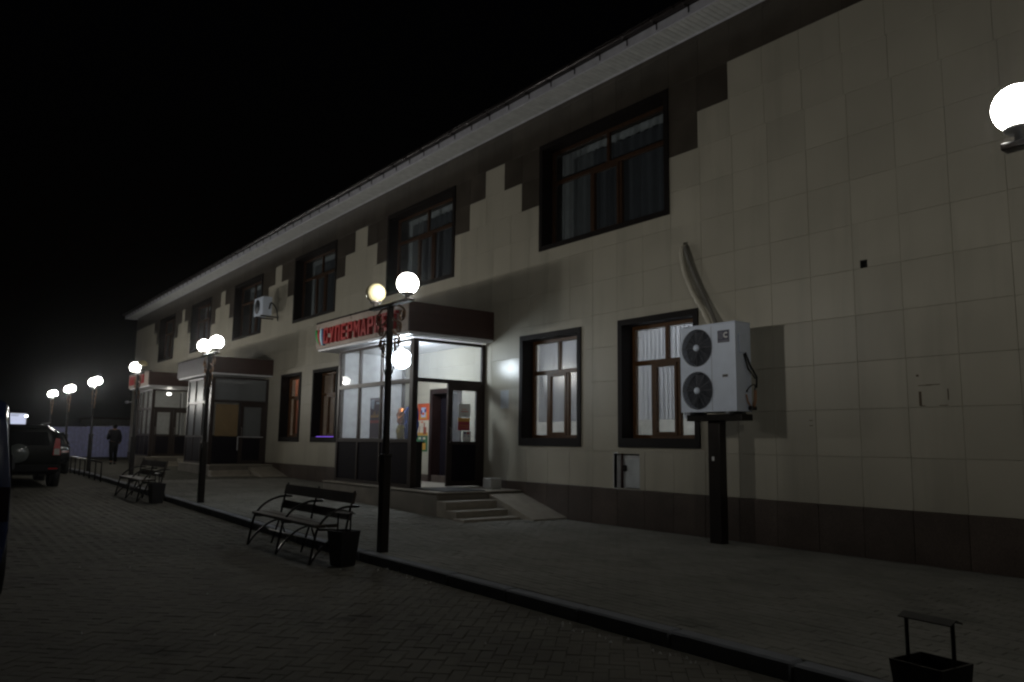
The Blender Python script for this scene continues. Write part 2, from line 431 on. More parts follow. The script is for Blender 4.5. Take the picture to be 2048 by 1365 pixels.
# tiles ---------------------------------------------------------------
GAP = 0.0024
def tile_geo(w, h, c=0.0035, t=0.013):
    x, z = w/2, h/2
    vs = [(-x,t,-z),(x,t,-z),(x,t,z),(-x,t,z),(-x,c,-z),(x,c,-z),(x,c,z),(-x,c,z),(-x+c,0,-z+c),(x-c,0,-z+c),(x-c,0,z-c),(-x+c,0,z-c)]
    fs = [(8,9,10,11)]
    for i in range(4):
        j = (i+1) % 4; fs += [(i,j,4+j,4+i), (4+i,4+j,8+j,8+i)]
    return vs, fs
rng = random.Random(11)
tiles = {'facade_tile': [], 'dark_tile': []}
def cell(kind, x0, x1, z0, z1):
    x0, x1 = max(x0, BX0), min(x1, BX1)
    if x1-x0 < 0.02: return
    r = minus((x0, x1, z0, z1), OPEN)
    if r == []: return
    tiles[kind].append((x0, x1, z0, z1, r))
xg = [-5.22+0.617*k for k in range(-69, 20)]
zg = [Z_PL, 1.235]+[1.235+0.605*k for k in range(1, 9)]     # ... 6.075
for z0, z1 in zip(zg[:-1], zg[1:]):
    for a, b in zip(xg[:-1], xg[1:]): cell('facade_tile', a, b, z0, z1)
wins = sorted(UP)
for row, (z0, z1, reach) in enumerate(((zg[-1], 6.68, 1), (6.68, Z_B0, 2))):
    edges = [BX0]
    for w in wins:
        L_, R_ = w
        lo = edges[-1]
        hi = L_-0.6*reach
        n = max(1, round((hi-lo)/0.617))
        for k in range(n): cell('facade_tile', lo+(hi-lo)*k/n, lo+(hi-lo)*(k+1)/n, z0, z1)
        for k in range(reach): cell('dark_tile', L_-0.6*(k+1), L_-0.6*k, z0, z1)
        for k in range(reach): cell('dark_tile', R_+0.6*k, R_+0.6*(k+1), z0, z1)
        edges.append(R_+0.6*reach)
    lo = edges[-1]
    k = 0
    while lo+0.617*k < BX1:
        cell('facade_tile', lo+0.617*k, lo+0.617*(k+1), z0, z1); k += 1
for z0, z1 in ((Z_B0, 7.89), (7.89, Z_SO+0.05)):
    for a, b in zip(xg[:-1], xg[1:]): cell('dark_tile', a, b, z0, z1)
def area_score(x0, x1, z0, z1):
    ps = [proj((x, 0, z)) for x, z in ((x0, z0), (x1, z0), (x1, z1), (x0, z1))]
    if any(p is None for p in ps): return 0
    cx = sum(p[0] for p in ps)/4; cz = sum(p[1] for p in ps)/4
    if not (-60 < cx < 2110 and -60 < cz < 1425): return 0
    return abs(sum(ps[i][0]*ps[(i+1) % 4][1]-ps[(i+1) % 4][0]*ps[i][1] for i in range(4)))/2
cache = {}
for kind, lst in tiles.items():
    m = M['cream'] if kind == 'facade_tile' else M['brown']
    lst.sort(key=lambda t: -area_score(*t[:4]))
    rest = MB()
    for i, (x0, x1, z0, z1, r) in enumerate(lst):
        single = i < 300 and area_score(x0, x1, z0, z1) > 0
        dy = rng.uniform(-0.0012, 0.0012)
        pol = kind == 'facade_tile' and -13.4 < x0 < -12.0 and 2.2 < z0 < 3.0
        pieces = r if r else [(x0, x1, z0, z1)]
        if single and not r:
            key = (kind+'p'*pol, round(x1-x0, 3), round(z1-z0, 3))
            if key not in cache:
                cache[key] = MB().add(*tile_geo(x1-x0-GAP, z1-z0-GAP)).mesh(kind, M['polished'] if pol else m)
            to_ = inst(cache[key], kind, bld, ((x0+x1)/2-BO[0], dy, (z0+z1)/2))
        else:
            tgt = MB() if single else rest
            for a, b, c, d in pieces:
                ga = GAP/2 if abs(a-x0) < 1e-6 else 0; gb = GAP/2 if abs(b-x1) < 1e-6 else 0
                gc = GAP/2 if abs(c-z0) < 1e-6 else 0; gd = GAP/2 if abs(d-z1) < 1e-6 else 0
                a, b, c, d = a+ga, b-gb, c+gc, d-gd
                if b-a < .004 or d-c < .004: continue
                if r: tgt.box(a, b, dy, 0.013, c, d, skip='k')
                else:
                    v_, f_ = tile_geo(b-a, d-c); tgt.add([(p+(a+b)/2, q+dy, s+(c+d)/2) for p, q, s in v_], f_)
            if single and tgt.v: tgt.build(kind, M['polished'] if pol else m, bld, BO)
    if rest.v: tag(rest.build(kind+'s', m, bld, BO), kind='stuff')
# plinth slabs
for a, b in zip(xg[:-1], xg[1:]):
    a, b = max(a, BX0), min(b, BX1)
    if b-a < .05: continue
    if b < -30: continue
    MB().bbox(a+.002, b-.002, -0.022+rng.uniform(-.001, .001), 0.012, -0.15, Z_PL-0.002, 0.004).build('plinth_slab', M['plinth'], bld, BO)
MB().bbox(BX0, -30.02, -0.022, 0.012, -0.15, Z_PL-0.002, 0.004).build('plinth_slab', M['plinth'], bld, BO)

# eaves ---------------------------------------------------------------
EY = -0.53
for k in range(180):
    x1 = BX1-0.3*k; x0 = x1-0.3
    if x1 < BX0-0.5: break
    if k == 0:
        mb = MB()
        for q in range(3):      # three V-grooved ribs to a panel
            a = -0.15+q*0.1
            mb.add([(a+.004, EY+.004, .006), (a+.02, EY+.004, 0), (a+.08, EY+.004, 0), (a+.096, EY+.004, .006), (a+.1, EY+.004, .012),
                    (a+.004, -.03, .006), (a+.02, -.03, 0), (a+.08, -.03, 0), (a+.096, -.03, .006), (a+.1, -.03, .012)],
                   [(0,1,6,5),(1,2,7,6),(2,3,8,7),(3,4,9,8)])
        sme = mb.mesh('soffit_panel', M['soffit'])
    inst(sme, 'soffit_panel', bld, ((x0+x1)/2-BO[0], 0, Z_SO))
MB().bbox(BX0-.5, BX1, -0.03, 0.0-0.002, Z_SO-0.018, Z_SO+0.006, 0.004).build('soffit_trim', M['fascia'], bld, BO)
MB().box(BX0-.5, BX1, EY+.006, 0.1, Z_SO+0.02, Z_SO+0.03).build('soffit_backing', M['soffit'], bld, BO)
MB().bbox(BX0-.5, BX1, EY-0.022, EY, Z_SO-0.012, Z_SO+0.15, 0.004).build('fascia_board', M['fascia'], bld, BO)
MB().box(BX0-.5, BX0-.48, EY, 14, Z_SO-0.012, Z_SO+0.15).build('fascia_board', M['fascia'], bld, BO)
# half-round gutter
prof = [(EY-.03-.065+.065*math.cos(t), Z_SO+.20+.065*math.sin(t)) for t in [math.pi+math.pi*i/8 for i in range(9)]]
g = MB(); n = len(prof)
g.add([(BX0-.5, y, z) for y, z in prof]+[(BX1, y, z) for y, z in prof], [(i, i+1, n+i+1, n+i) for i in range(n-1)], True)
g.tube([(BX0-.5, prof[0][0], prof[0][1]), (BX1, prof[0][0], prof[0][1])], 0.010, 6)
g.build('gutter', M['gutter'], bld, BO)
bmb = MB()
bmb.tube([(0, EY-.024, Z_SO+.04), (0, EY-.028, Z_SO+.12)]+[(0, EY-.03-.065+.075*math.cos(t), Z_SO+.20+.075*math.sin(t)) for t in [2*math.pi-math.pi*i/6 for i in range(7)]], 0.014, 4)
bme = bmb.mesh('gutter_bracket', M['gutter'])
x = BX1-.2
while x > BX0-.5:
    inst(bme, 'gutter_bracket', bld, (x-BO[0], 0, 0)); x -= 0.66
# hipped roof
rv = [(BX0-.5, EY-.02, Z_SO+.19), (BX1, EY-.02, Z_SO+.19), (BX1, 14.5, Z_SO+.19), (BX0-.5, 14.5, Z_SO+.19), (BX0+7, 7, Z_SO+2.9), (BX1, 7, Z_SO+2.9)]
MB().add(rv, [(0,1,5,4), (2,3,4,5), (3,0,4), (1,2,5)]).build('roof', M['roof'], bld, BO)

# windows ---------------------------------------------------------------
D = 0.30      # depth of the reveal
def ring(mb, x0, x1, z0, z1, w, y0, y1, wt=None, wb=None):
    wt = wt or w; wb = wb or w
    mb.box(x0, x0+w, y0, y1, z0, z1); mb.box(x1-w, x1, y0, y1, z0, z1)
    mb.box(x0+w, x1-w, y0, y1, z1-wt, z1); mb.box(x0+w, x1-w, y0, y1, z0, z0+wb)

def make_window(x0, x1, z0, z1, kind):
    """window > surround (own mesh), frame, transom, mullion, sash, pane, curtain / blind_slat"""
    wd = M['wood'] if kind == 'upper' else M['wood_low']
    s = MB()
    ring(s, x0-.006, x1+.006, z0-.006, z1+.006, 0.095, -0.028, D+.03, 0.10, 0.15 if kind != 'upper' else 0.09)
    w = s.build('window', M['trim'], bld, BO)
    ix0, ix1, iz1 = x0+.09, x1-.09, z1-.095
    iz0 = z0+(.145 if kind != 'upper' else .085)
    W, H = ix1-ix0, iz1-iz0
    y0, y1 = D-.055, D+.015
    fr = MB(); ring(fr, ix0, ix1, iz0, iz1, 0.06, y0, y1); fr.build('frame', wd, w, BO)
    zt = iz0+H*0.665
    MB().bbox(ix0+.06, ix1-.06, y0-.006, y1-.004, zt-.04, zt+.04, .006).build('transom', wd, w, BO)
    xm = ix0+W*0.50
    MB().bbox(xm-.035, xm+.035, y0-.004, y1-.006, zt+.04, iz1-.06, .006).build('mullion', wd, w, BO)
    xa, xb = ix0+W*0.30, ix0+W*0.66
    if kind == 'upper': xa, xb = ix0+W*0.36, ix0+W*0.60
    for q in (xa, xb):
        MB().bbox(q-.035, q+.035, y0-.004, y1-.006, iz0+.06, zt-.04, .006).build('mullion', wd, w, BO)
    sa = MB(); ring(sa, xa+.035, xb-.035, iz0+.06, zt-.04, 0.05, y0-.018, y1-.02); sa.build('sash', wd, w, BO)
    for a, b, c, d in ((ix0+.06, xm-.035, zt+.04, iz1-.06), (xm+.035, ix1-.06, zt+.04, iz1-.06),
                       (ix0+.06, xa-.035, iz0+.06, zt-.04), (xa+.085, xb-.085, iz0+.11, zt-.09), (xb+.035, ix1-.06, iz0+.06, zt-.04)):
        tl_ = .022*(b-a) if kind == 'lit' else 0.0
        MB().add([(a, D-.02-tl_, c), (b, D-.02+tl_, c), (b, D-.02+tl_, d), (a, D-.02-tl_, d)], [(0, 1, 2, 3)]).build('pane', M['glass'], w, BO)
    def cloth(name, a, b, c, d, y, m, amp, per):
        mb = MB(); n = int((b-a)/per*6); vs = []
        for i in range(n+1):
            xx = a+(b-a)*i/n; yy = y+amp*math.sin(6.283*i/6+0.7*math.sin(i*.37))
            vs += [(xx, yy, c), (xx, yy*0.5+y*0.5, d)]
        mb.add(vs, [(2*i, 2*i+2, 2*i+3, 2*i+1) for i in range(n)], True); return mb.build(name, m, w, BO)
    if kind == 'upper':
        cloth('sheer_curtain', ix0-.1, ix1+.1, iz0-.02, iz1+.05, D+.30, M['sheer'], 0.02, 0.16)
        cloth('curtain', ix0+W*0.11, ix0+W*0.33, iz0-.02, iz1-0.16, D+.20, M['sheer2'], 0.035, 0.20)
        cloth('curtain', ix0+W*0.31, ix1+.05, iz0-.02, iz1-0.20, D+.16, M['curtain'], 0.035, 0.22)
    elif kind == 'lit':
        n = int((W+.12)/0.092); sme_ = None
        for i in range(n):
            xx = ix0-.03+(i+.5)*0.092
            if sme_ is None:
                q = MB(); hw = .056
                q.add([(-hw, -.012, 0), (-hw*.4, .004, 0), (hw*.4, .004, 0), (hw, -.012, 0), (-hw, -.012, H-.36), (-hw*.4, .004, H-.36), (hw*.4, .004, H-.36), (hw, -.012, H-.36)],
                      [(0,1,5,4),(1,2,6,5),(2,3,7,6)], True)
                sme_ = q.mesh('blind_slat', M['blind_t'])
            o = inst(sme_, 'blind_slat', w, (xx-BO[0], D+.16, iz0+.32), 0.24+rng.uniform(-.05, .05))
        MB().bbox(ix0-.1, ix1+.1, D+.13, D+.19, iz0+H-.03, iz0+H+.02, .005).build('blind_rail', M['blind'], w, BO)
        MB().bbox(ix0-.08, ix1+.08, D+.03, D+.33, iz0-.04, iz0+.015, .01).build('sill', M['room'], w, BO)
    elif kind == 'orange':
        cloth('curtain', ix0+.02, ix1+.05, iz0-.02, iz1+.03, D+.14, M['orange'], 0.03, 0.2)
    else:
        cloth('curtain', ix0-.05, ix1+.05, iz0-.02, iz1+.03, D+.4, M['curtain'], 0.02, 0.2)
    return w

M['sheer2'] = mat('grey_curtain', (0.10, 0.112, 0.122), 0.9)
def translucent(name, col, t=0.45):
    m = bpy.data.materials.new(name); m.use_nodes = True; nt = m.node_tree; N = nt.nodes; L = nt.links
    N.remove(N['Principled BSDF'])
    d = N.new('ShaderNodeBsdfDiffuse'); d.inputs['Color'].default_value = (*col, 1)
    tl = N.new('ShaderNodeBsdfTranslucent'); tl.inputs['Color'].default_value = (*col, 1)
    mx = N.new('ShaderNodeMixShader'); mx.inputs['Fac'].default_value = t
    L.new(d.outputs[0], mx.inputs[1]); L.new(tl.outputs[0], mx.inputs[2]); L.new(mx.outputs[0], N['Material Output'].inputs['Surface']); return m
M['orange'] = translucent('orange_curtain', (0.55, 0.24, 0.16), 0.6)
M['blind_t'] = translucent('translucent_blind', (0.68, 0.69, 0.72), 0.5)
for a, b in UP: make_window(a, b, *UZ, 'upper')
wl = [make_window(*LO[0], *LZ, 'lit'), make_window(*LO[1], *LZ, 'lit'), make_window(*LO[2], *LZ, 'orange'), make_window(*LO[3], *LZ, 'dark')]

# rooms behind the windows
def room(x0, x1, y0, y1, z0, z1, m=None):
    mb = MB()
    mb.box(x0, x1, y1, y1+.1, z0, z1); mb.box(x0-.1, x0, y0, y1+.1, z0, z1); mb.box(x1, x1+.1, y0, y1+.1, z0, z1)
    mb.box(x0-.1, x1+.1, y0, y1+.1, z0-.1, z0); mb.box(x0-.1, x1+.1, y0, y1+.1, z1, z1+.1)
    return mb.build('interior_wall', m or M['room'], bld, BO)
room(-12.9, -6.8, 0.345, 4.2, 0.45, 3.9)
room(-19.4, -13.2, 0.345, 4.5, 0.45, 3.9)
room(-27.0, -19.7, 0.345, 4.5, 0.45, 3.9)
room(-46.5, -6.8, 0.345, 4.0, 4.25, 7.85)
M['tubelight'] = emit('fluorescent_panel', (0.90, 0.93, 1.0), 23.0)
M['tubelight_dim'] = emit('dim_fluorescent_panel', (0.9, 0.93, 1.0), 2.5)
for x, y in ((-11.4, 1.7), (-8.6, 1.7)):
    MB().bbox(x-.6, x+.6, y-.15, y+.15, 3.84, 3.895, .01).build('ceiling_light', M['tubelight'], bld, BO)
MB().bbox(-16.4, -15.2, 1.6, 1.8, 3.84, 3.895, .01).build('ceiling_light', M['tubelight_dim'], bld, BO)
MB().bbox(-25.2, -24.6, 1.0, 1.2, 3.84, 3.895, .01).build('ceiling_light', emit('warm_dim_panel', (1, .75, .6), 24.0), bld, BO)

# shop door in the facade behind the vestibule
df = MB()
for a, b, c, d in ((DOOR[0]-.02, DOOR[0]+.10, DOOR[2], DOOR[3]+.02), (DOOR[1]-.10, DOOR[1]+.02, DOOR[2], DOOR[3]+.02), (DOOR[0]+.10, DOOR[1]-.10, DOOR[3]-.09, DOOR[3]+.02)):
    df.box(a, b, -0.035, 0.345, c, d)
door = df.build('door_frame', mat('brown_door_frame', (0.018, 0.009, 0.008), 0.4, spec=0.2), bld, BO)
MB().bbox(DOOR[0]+.10, DOOR[0]+.46, 0.20, 0.24, DOOR[2], DOOR[3]-.09, .005).build('door_leaf', M['panel'], door, BO)
MB().bbox(DOOR[0]+.60, DOOR[1]-.10, 0.20, 0.24, DOOR[2], DOOR[3]-.09, .005).build('door_leaf', M['panel'], door, BO)

# service hatch low on the wall
h0, h1, hz0, hz1 = HATCH
hm = MB(); hm.box(h0, h1, 0.07, 0.16, hz0, hz1); hm.box(h0-.02, h0, .0, .16, hz0, hz1); hm.box(h1, h1+.02, .0, .16, hz0, hz1); hm.box(h0, h1, .0, .16, hz1, hz1+.02); hm.box(h0, h1, .0, .16, hz0-.02, hz0)
hatch = hm.build('meter_niche', mat('white_niche_plaster', (0.6, 0.61, 0.62), .6), bld, BO)
MB().bbox(h0+.235, h1-.01, 0.035, 0.068, hz0+.01, hz1-.09, .006).build('cover_panel', mat('pale_hatch_panel', (0.52, 0.55, 0.56), .45), hatch, BO)
MB().tube([(h0+.155, .035, hz0), (h0+.155, .035, hz1)], .024, 10).build('pipe', mat('rusty_pipe', (0.05, .025, .02), .6), hatch, BO)
MB().bbox(h0+.17, h0+.27, .012, .06, hz0+.29, hz0+.38, .008).build('valve', M['iron'], hatch, BO)

# paper notice, junction hole, tape outline on the wall
tag(MB().bbox(-12.90, -12.62, -.004, -.0018, 2.05, 2.42, .0006).build('notice', mat('pale_notice_paper', (.5, .53, .56), .6)), 'faded white notice taped to the tiles right of the lit porch', 'notice')
bx = MB(); bx.box(HOLE[0], HOLE[1], .05, .06, HOLE[2], HOLE[3]); bx.box(HOLE[0], HOLE[0]+.012, -.004, .05, HOLE[2], HOLE[3]); bx.box(HOLE[0]+.012, HOLE[1], -.004, .05, HOLE[3]-.012, HOLE[3])
bx.build('junction_box', M['black'], bld, BO)
bx = MB(); bx.box(HOLE2[0], HOLE2[1], .10, .11, HOLE2[2], HOLE2[3]); bx.build('pipe_hole', M['black'], bld, BO)
glue = mat('brown_glue_residue', (.12, .09, .06), .8)
for a, b, c, d in ((-4.47, -4.44, 1.86, 2.03), (-4.47, -4.31, 2.098, 2.106), (-4.46, -4.40, 1.853, 1.861), (-4.24, -4.14, 1.853, 1.861), (-4.14, -4.128, 1.92, 2.05), (-4.38, -4.22, 2.102, 2.110), (-4.49, -4.46, 2.21, 2.235),
                   (-5.93, -5.88, 1.63, 1.64), (-5.93, -5.88, 1.70, 1.71)):
    MB().box(a, b, -.0035, -.0018, c, d, skip='k').build('tape_residue', glue, bld, BO)
# little camera at the far corner
cmb = empty('security_camera', (-46.9, -.05, 3.33), 0, 'small white security camera at the far left corner of the building', 'camera')
MB().tube([(0, .04, 0), (0, -.12, -.02)], .03, 8).build('mount', M['fascia'], cmb)
MB().lathe([(0, -.2), (.07, -.2), (.075, .14), (.06, .17), (0, .17)], (0, -.2, -.02), 12, 'x').build('housing', M['fascia'], cmb)

# ------------------------------------------------------------------ entrance porches
GL = {  # glyphs as non-overlapping polygons in a unit box
 'С': [[(0,.1),(.3,.1),(.3,.9),(0,.9)], [(0,.9),(.3,.9),(.3,.85),(1,.85),(1,.92),(.88,1),(.12,1)], [(0,.1),(.12,0),(.88,0),(1,.08),(1,.15),(.3,.15),(.3,.1)], [(.7,.64),(1,.64),(1,.85),(.7,.85)], [(.7,.15),(1,.15),(1,.36),(.7,.36)]],
 'У': [[(.70,1),(1,1),(.5,0),(.2,0)], [(0,1),(.3,1),(.50,.61),(.385,.37)]],
 'П': [[(0,0),(.3,0),(.3,1),(0,1)], [(.7,0),(1,0),(1,1),(.7,1)], [(.3,.85),(.7,.85),(.7,1),(.3,1)]],
 'Е': [[(0,0),(.3,0),(.3,1),(0,1)], [(.3,.85),(1,.85),(1,1),(.3,1)], [(.3,.43),(.88,.43),(.88,.58),(.3,.58)], [(.3,0),(1,0),(1,.15),(.3,.15)]],
 'Р': [[(0,0),(.3,0),(.3,1),(0,1)], [(.3,.85),(.7,.85),(.7,1),(.3,1)], [(.3,.42),(.7,.42),(.7,.57),(.3,.57)], [(.7,.42),(.9,.42),(1,.52),(1,.90),(.9,1),(.7,1)]],
 'М': [[(0,0),(.22,0),(.22,1),(0,1)], [(.78,0),(1,0),(1,1),(.78,1)], [(.22,.66),(.5,.2),(.5,.62),(.22,1)], [(.5,.2),(.78,.66),(.78,1),(.5,.62)]],
 'А': [[(0,0),(.29,0),(.5,.78),(.5,1),(.36,1)], [(.71,0),(1,0),(.64,1),(.5,1),(.5,.78)], [(.344,.2),(.656,.2),(.612,.36),(.388,.36)]],
 'К': [[(0,0),(.3,0),(.3,1),(0,1)], [(.3,.38),(.46,.52),(1,1),(.7,1),(.3,.62)], [(.46,.52),(.42,.485),(.72,0),(1,0),(.64,.68)]],
 'Т': [[(0,.85),(1,.85),(1,1),(0,1)], [(.35,0),(.65,0),(.65,.85),(.35,.85)]],
}
GL['К'] = [[(0,0),(.3,0),(.3,1),(0,1)], [(.3,.40),(1,1),(.68,1),(.3,.64)], [(.42,.503),(.64,.691),(1,0),(.70,0)]]

def porch(px0, px1, yf, zf, zt, cx0, cx1, yc, zc0, zc1, cols, zmid, zlow, mglass, mcan, mfront, label, lit, two=False):
    cname = 'glazed_porch'
    p = empty(cname, ((px0+px1)/2, yf/2, zf), 0, label, 'porch', 'glazed entrance porches along the facade')
    O = tuple(p.location)
    t = 0.07
    # floor platform belongs to the steps thing; sill rail at the floor
    f = MB(); f.box(px0, px1, yf, yf+t, zf, zf+.07); f.box(px0, px0+t, yf+t, 0, zf, zf+.07)
    f.build('floor_rail', M['alu'], p, O)
    # corner posts
    for a, b, w in ((px0, px0+.10, 0), (px1-.14, px1, 1)):
        MB().bbox(a, b, yf-.004, yf+.12, zf, zt, .006).build('corner_post', M['alu'], p, O)
    MB().bbox(px1-.07, px1, -.09, -.003, zf, zt, .006).build('wall_post', M['alu'], p, O)
    MB().bbox(px0, px0+.07, -.09, -.003, zf, zt, .006).build('wall_post', M['alu'], p, O)
    xs = [px0+.05]+list(cols)+[px1-.08]
    for x in cols:
        MB().bbox(x-.035, x+.035, yf, yf+t, zf+.07, zt-.06, .006).build('mullion', M['alu'], p, O)
    MB().bbox(px0+.10, px1-.14, yf-.002, yf+t-.002, zt-.06, zt, .006).build('head_rail', M['alu_light'] if not lit else M['alu'], p, O)
    def hrail(z, h):
        MB().bbox(px0+.10, px1-.14, yf-.003, yf+t-.003, z-h, z+h, .006).build('transom', M['alu'], p, O)
    hrail(zmid, .045); hrail(zlow, .035)
    for a, b in zip(xs[:-1], xs[1:]):
        y = yf+.035
        MB().add([(a+.03, y, zmid+.04), (b-.03, y, zmid+.04), (b-.03, y, zt-.05), (a+.03, y, zt-.05)], [(0,1,2,3)]).build('pane', mglass, p, O)
        MB().add([(a+.03, y, zlow+.03), (b-.03, y, zlow+.03), (b-.03, y, zmid-.04), (a+.03, y, zmid-.04)], [(0,1,2,3)]).build('pane', mglass, p, O)
        MB().bbox(a+.035, b-.035, yf+.015, yf+.05, zf+.07, zlow-.035, .008).build('lower_panel', M['panel'], p, O)
    # left side wall
    MB().bbox(px0+.012, px0+.048, yf+.12, -.09, zlow+.05, zt, .006).build('side_panel', M['white_trim'] if lit else M['room'], p, O)
    MB().bbox(px0+.01, px0+.05, yf+.12, -.09, zf+.07, zlow-.01, .008).build('lower_panel', M['panel'], p, O)
    MB().bbox(px0+.002, px0+.068, yf+.12, -.09, zlow-.01, zlow+.05, .006).build('transom', M['alu'], p, O)
    # right side: transom light over the doors
    zd = zmid-.02
    MB().bbox(px1-.075, px1-.002, yf+.12, -.09, zd, zd+.08, .006).build('transom', M['alu'], p, O)
    MB().bbox(px1-.075, px1-.002, yf+.12, -.09, zt-.06, zt, .006).build('head_rail', M['alu'], p, O)
    MB().add([(px1-.035, yf+.11, zd+.07), (px1-.035, -.085, zd+.07), (px1-.035, -.085, zt-.05), (px1-.035, yf+.11, zt-.05)], [(0,1,2,3)]).build('pane', mglass, p, O)
    # fixed door leaf beside the wall
    ym = -.92
    def leaf(y0, y1, nm='door'):
        d = MB()
        d.box(px1-.065, px1-.012, y0, y0+.12, zf+.02, zd); d.box(px1-.065, px1-.012, y1-.12, y1, zf+.02, zd)
        d.box(px1-.065, px1-.012, y0+.12, y1-.12, zd-.13, zd); d.box(px1-.065, px1-.012, y0+.12, y1-.12, zf+.02, zf+.12)
        d.box(px1-.065, px1-.012, y0+.12, y1-.12, zlow-.06, zlow+.0)
        dd = d.build(nm, M['alu'], p, O)
        MB().bbox(px1-.055, px1-.022, y0+.12, y1-.12, zf+.12, zlow-.06, .006).build('lower_panel', M['panel'], dd, O)
        MB().add([(px1-.038, y0+.115, zlow-.005), (px1-.038, y1-.115, zlow-.005), (px1-.038, y1-.115, zd-.125), (px1-.038, y0+.115, zd-.125)], [(0,1,2,3)]).build('pane', mglass, dd, O)
        h = MB(); h.tube([(px1-.012, y0+.06, zf+.9), (px1+.04, y0+.06, zf+.93), (px1+.04, y0+.06, zf+1.17), (px1-.012, y0+.06, zf+1.2)], .012, 6)
        h.build('handle', M['socket'], dd, O)
        return dd
    d1 = leaf(ym, -.09)
    if two: leaf(yf+.13, ym-.01)
    # canopy
    if lit: can = MB().bbox(cx0, cx1, yc, -.004, zc0+.05, zc1, .012)
    else: can = MB().bbox(cx0, cx1, yc, -.004, zc0+.05, zc1, .012)
    c = can.build('canopy', mcan, p, O)
    MB().bbox(cx0+.03, cx1-.03, yc+.03, -.006, zc0, zc0+.049, .006).build('canopy_soffit', M['white_trim'], c, O)
    MB().bbox(cx0+.005, cx1-.005, yc-.022, yc-.001, zc0+.045, zc1+.012, .006).build('front_board', mfront, c, O)
    MB().bbox(cx0-.01, cx1+.01, yc-.03, yc+.10, zc1+.013, zc1+.05, .006).build('canopy_cap', M['gutter'], c, O)
    for k, z in enumerate((zc0+.25, zc0+.45)):
        MB().bbox(cx1, cx1+.006, yc+.02, -.02, z-.004, z+.004, .001).build('seam', mcan, c, O)
    return p, O, d1

M['alu_light'] = mat('grey_aluminium', (0.28, 0.27, 0.28), 0.35, metal=0.5)
p1, O1, d1 = porch(-16.90, -13.45, -1.76, 0.45, 3.42, -17.52, -13.15, -2.06, 3.45, 4.09, (-15.82, -14.80), 2.57, 1.37,
                   M['glass_porch'], M['canopy'], M['signboard'], 'lit glazed porch under the red supermarket sign with its door standing open', True)
# pendant light inside the lit porch, and a spot reflector
M['porch_lamp'] = emit('porch_globe_light', (0.84, 0.92, 1.0), 66.0)
pl = MB().lathe([(.205*math.sin(math.pi*k/12), -.205*math.cos(math.pi*k/12)) for k in range(13)], (-14.47, -1.46, 3.09), 32).build('ceiling_light', M['porch_lamp'], p1, O1)
MB().lathe([(.05, .165), (.05, .3)], (-14.47, -1.48, 3.07), 12).build('lamp_stem', M['socket'], pl, O1)

# sign: raised letters and the striped leaf emblem
sign = empty('shop_sign', (-15.3, -2.08, 3.75), 0, 'raised red letters reading СУПЕРМАРКЕТ with a striped leaf emblem on the porch canopy', 'sign')
SO = tuple(sign.location)
lx = -16.93; lw = 0.255; pitch = 0.3135
for i, ch in enumerate('СУПЕРМАРКЕТ'):
    mb = MB(); w = lw*(1.12 if ch == 'М' else 1.0)
    for poly in GL[ch]:
        mb.prism([(lx+q*w, 3.575+r*0.365) for q, r in poly], -2.165, -2.084)
    mb.build('letter', M['red'], sign, SO); lx += pitch+(w-lw)*.6
def leafband(x_top, w, x_bot, m, z0, z1, bow):
    a = []; b = []
    for k in range(9):
        t = k/8; x = x_bot+(x_top-x_bot)*t-bow*math.sin(math.pi*min(1, t*1.1))
        ww = w*(0.25+0.75*math.sin(math.pi*(0.12+0.8*t)))
        z = z0+(z1-z0)*t; a.append((x-ww/2, z)); b.append((x+ww/2, z))
    MB().prism(a+b[::-1], -2.14, -2.084).build('emblem_stripe', m, sign, SO)
leafband(-17.42, .10, -17.20, mat('green_stripe', (.02, .30, .08), .35), 3.60, 3.95, .05)
leafband(-17.28, .10, -17.13, mat('red_stripe', (.40, .03, .04), .35), 3.57, 3.94, .05)
leafband(-17.155, .075, -17.05, mat('pale_blue_stripe', (.45, .68, .78), .35), 3.56, 3.95, .04)
leafband(-17.065, .075, -16.985, mat('navy_stripe', (.03, .10, .22), .35), 3.55, 3.95, .03)

# posters on the tiles inside the porch, papers on the door glass
def poster(name, rects, label, group=None, y=-.006):
    o = empty(name, (rects[0][0], y, rects[0][2]), 0, label, 'poster', group); oo = tuple(o.location)
    for i, (a, b, c, d, m, nm) in enumerate(rects):
        yy = y-.0012*i
        MB().box(a, b, yy-.001, yy, c, d).build(nm, m, o, oo)
    return o
pr = mat('orange_red_print', (.62, .09, .02), .5); pb = mat('pale_blue_print', (.45, .55, .75), .5); pn = mat('navy_print', (.06, .05, .2), .5)
pw = mat('cream_print', (.62, .57, .47), .5); pbr = mat('red_brown_print', (.30, .06, .03), .5); pgr = mat('green_print', (.03, .14, .06), .5); py = mat('yellow_print', (.6, .32, .06), .5)
poster('wall_poster', [(-16.20, -15.68, 1.86, 2.25, pr, 'sheet'), (-16.09, -15.77, 1.89, 2.06, py, 'print'), (-16.03, -15.83, 1.93, 2.16, pb, 'print'), (-16.06, -15.98, 2.0, 2.1, pn, 'print'), (-15.88, -15.80, 2.04, 2.12, pn, 'print'), (-15.98, -15.88, 1.98, 2.04, pr, 'print')], 'orange poster with a pale blue figure, topmost of three on the porch wall', 'posters on the porch wall')
poster('wall_poster', [(-16.21, -15.70, 1.50, 1.855, pw, 'sheet'), (-16.17, -15.72, 1.50, 1.57, py, 'print'), (-15.92, -15.78, 1.53, 1.70, pbr, 'print'), (-15.90, -15.85, 1.70, 1.80, pbr, 'print'), (-16.10, -16.07, 1.57, 1.72, pbr, 'print'), (-16.02, -15.93, 1.80, 1.83, pr, 'print')], 'cream poster with red towers, middle of three on the porch wall', 'posters on the porch wall')
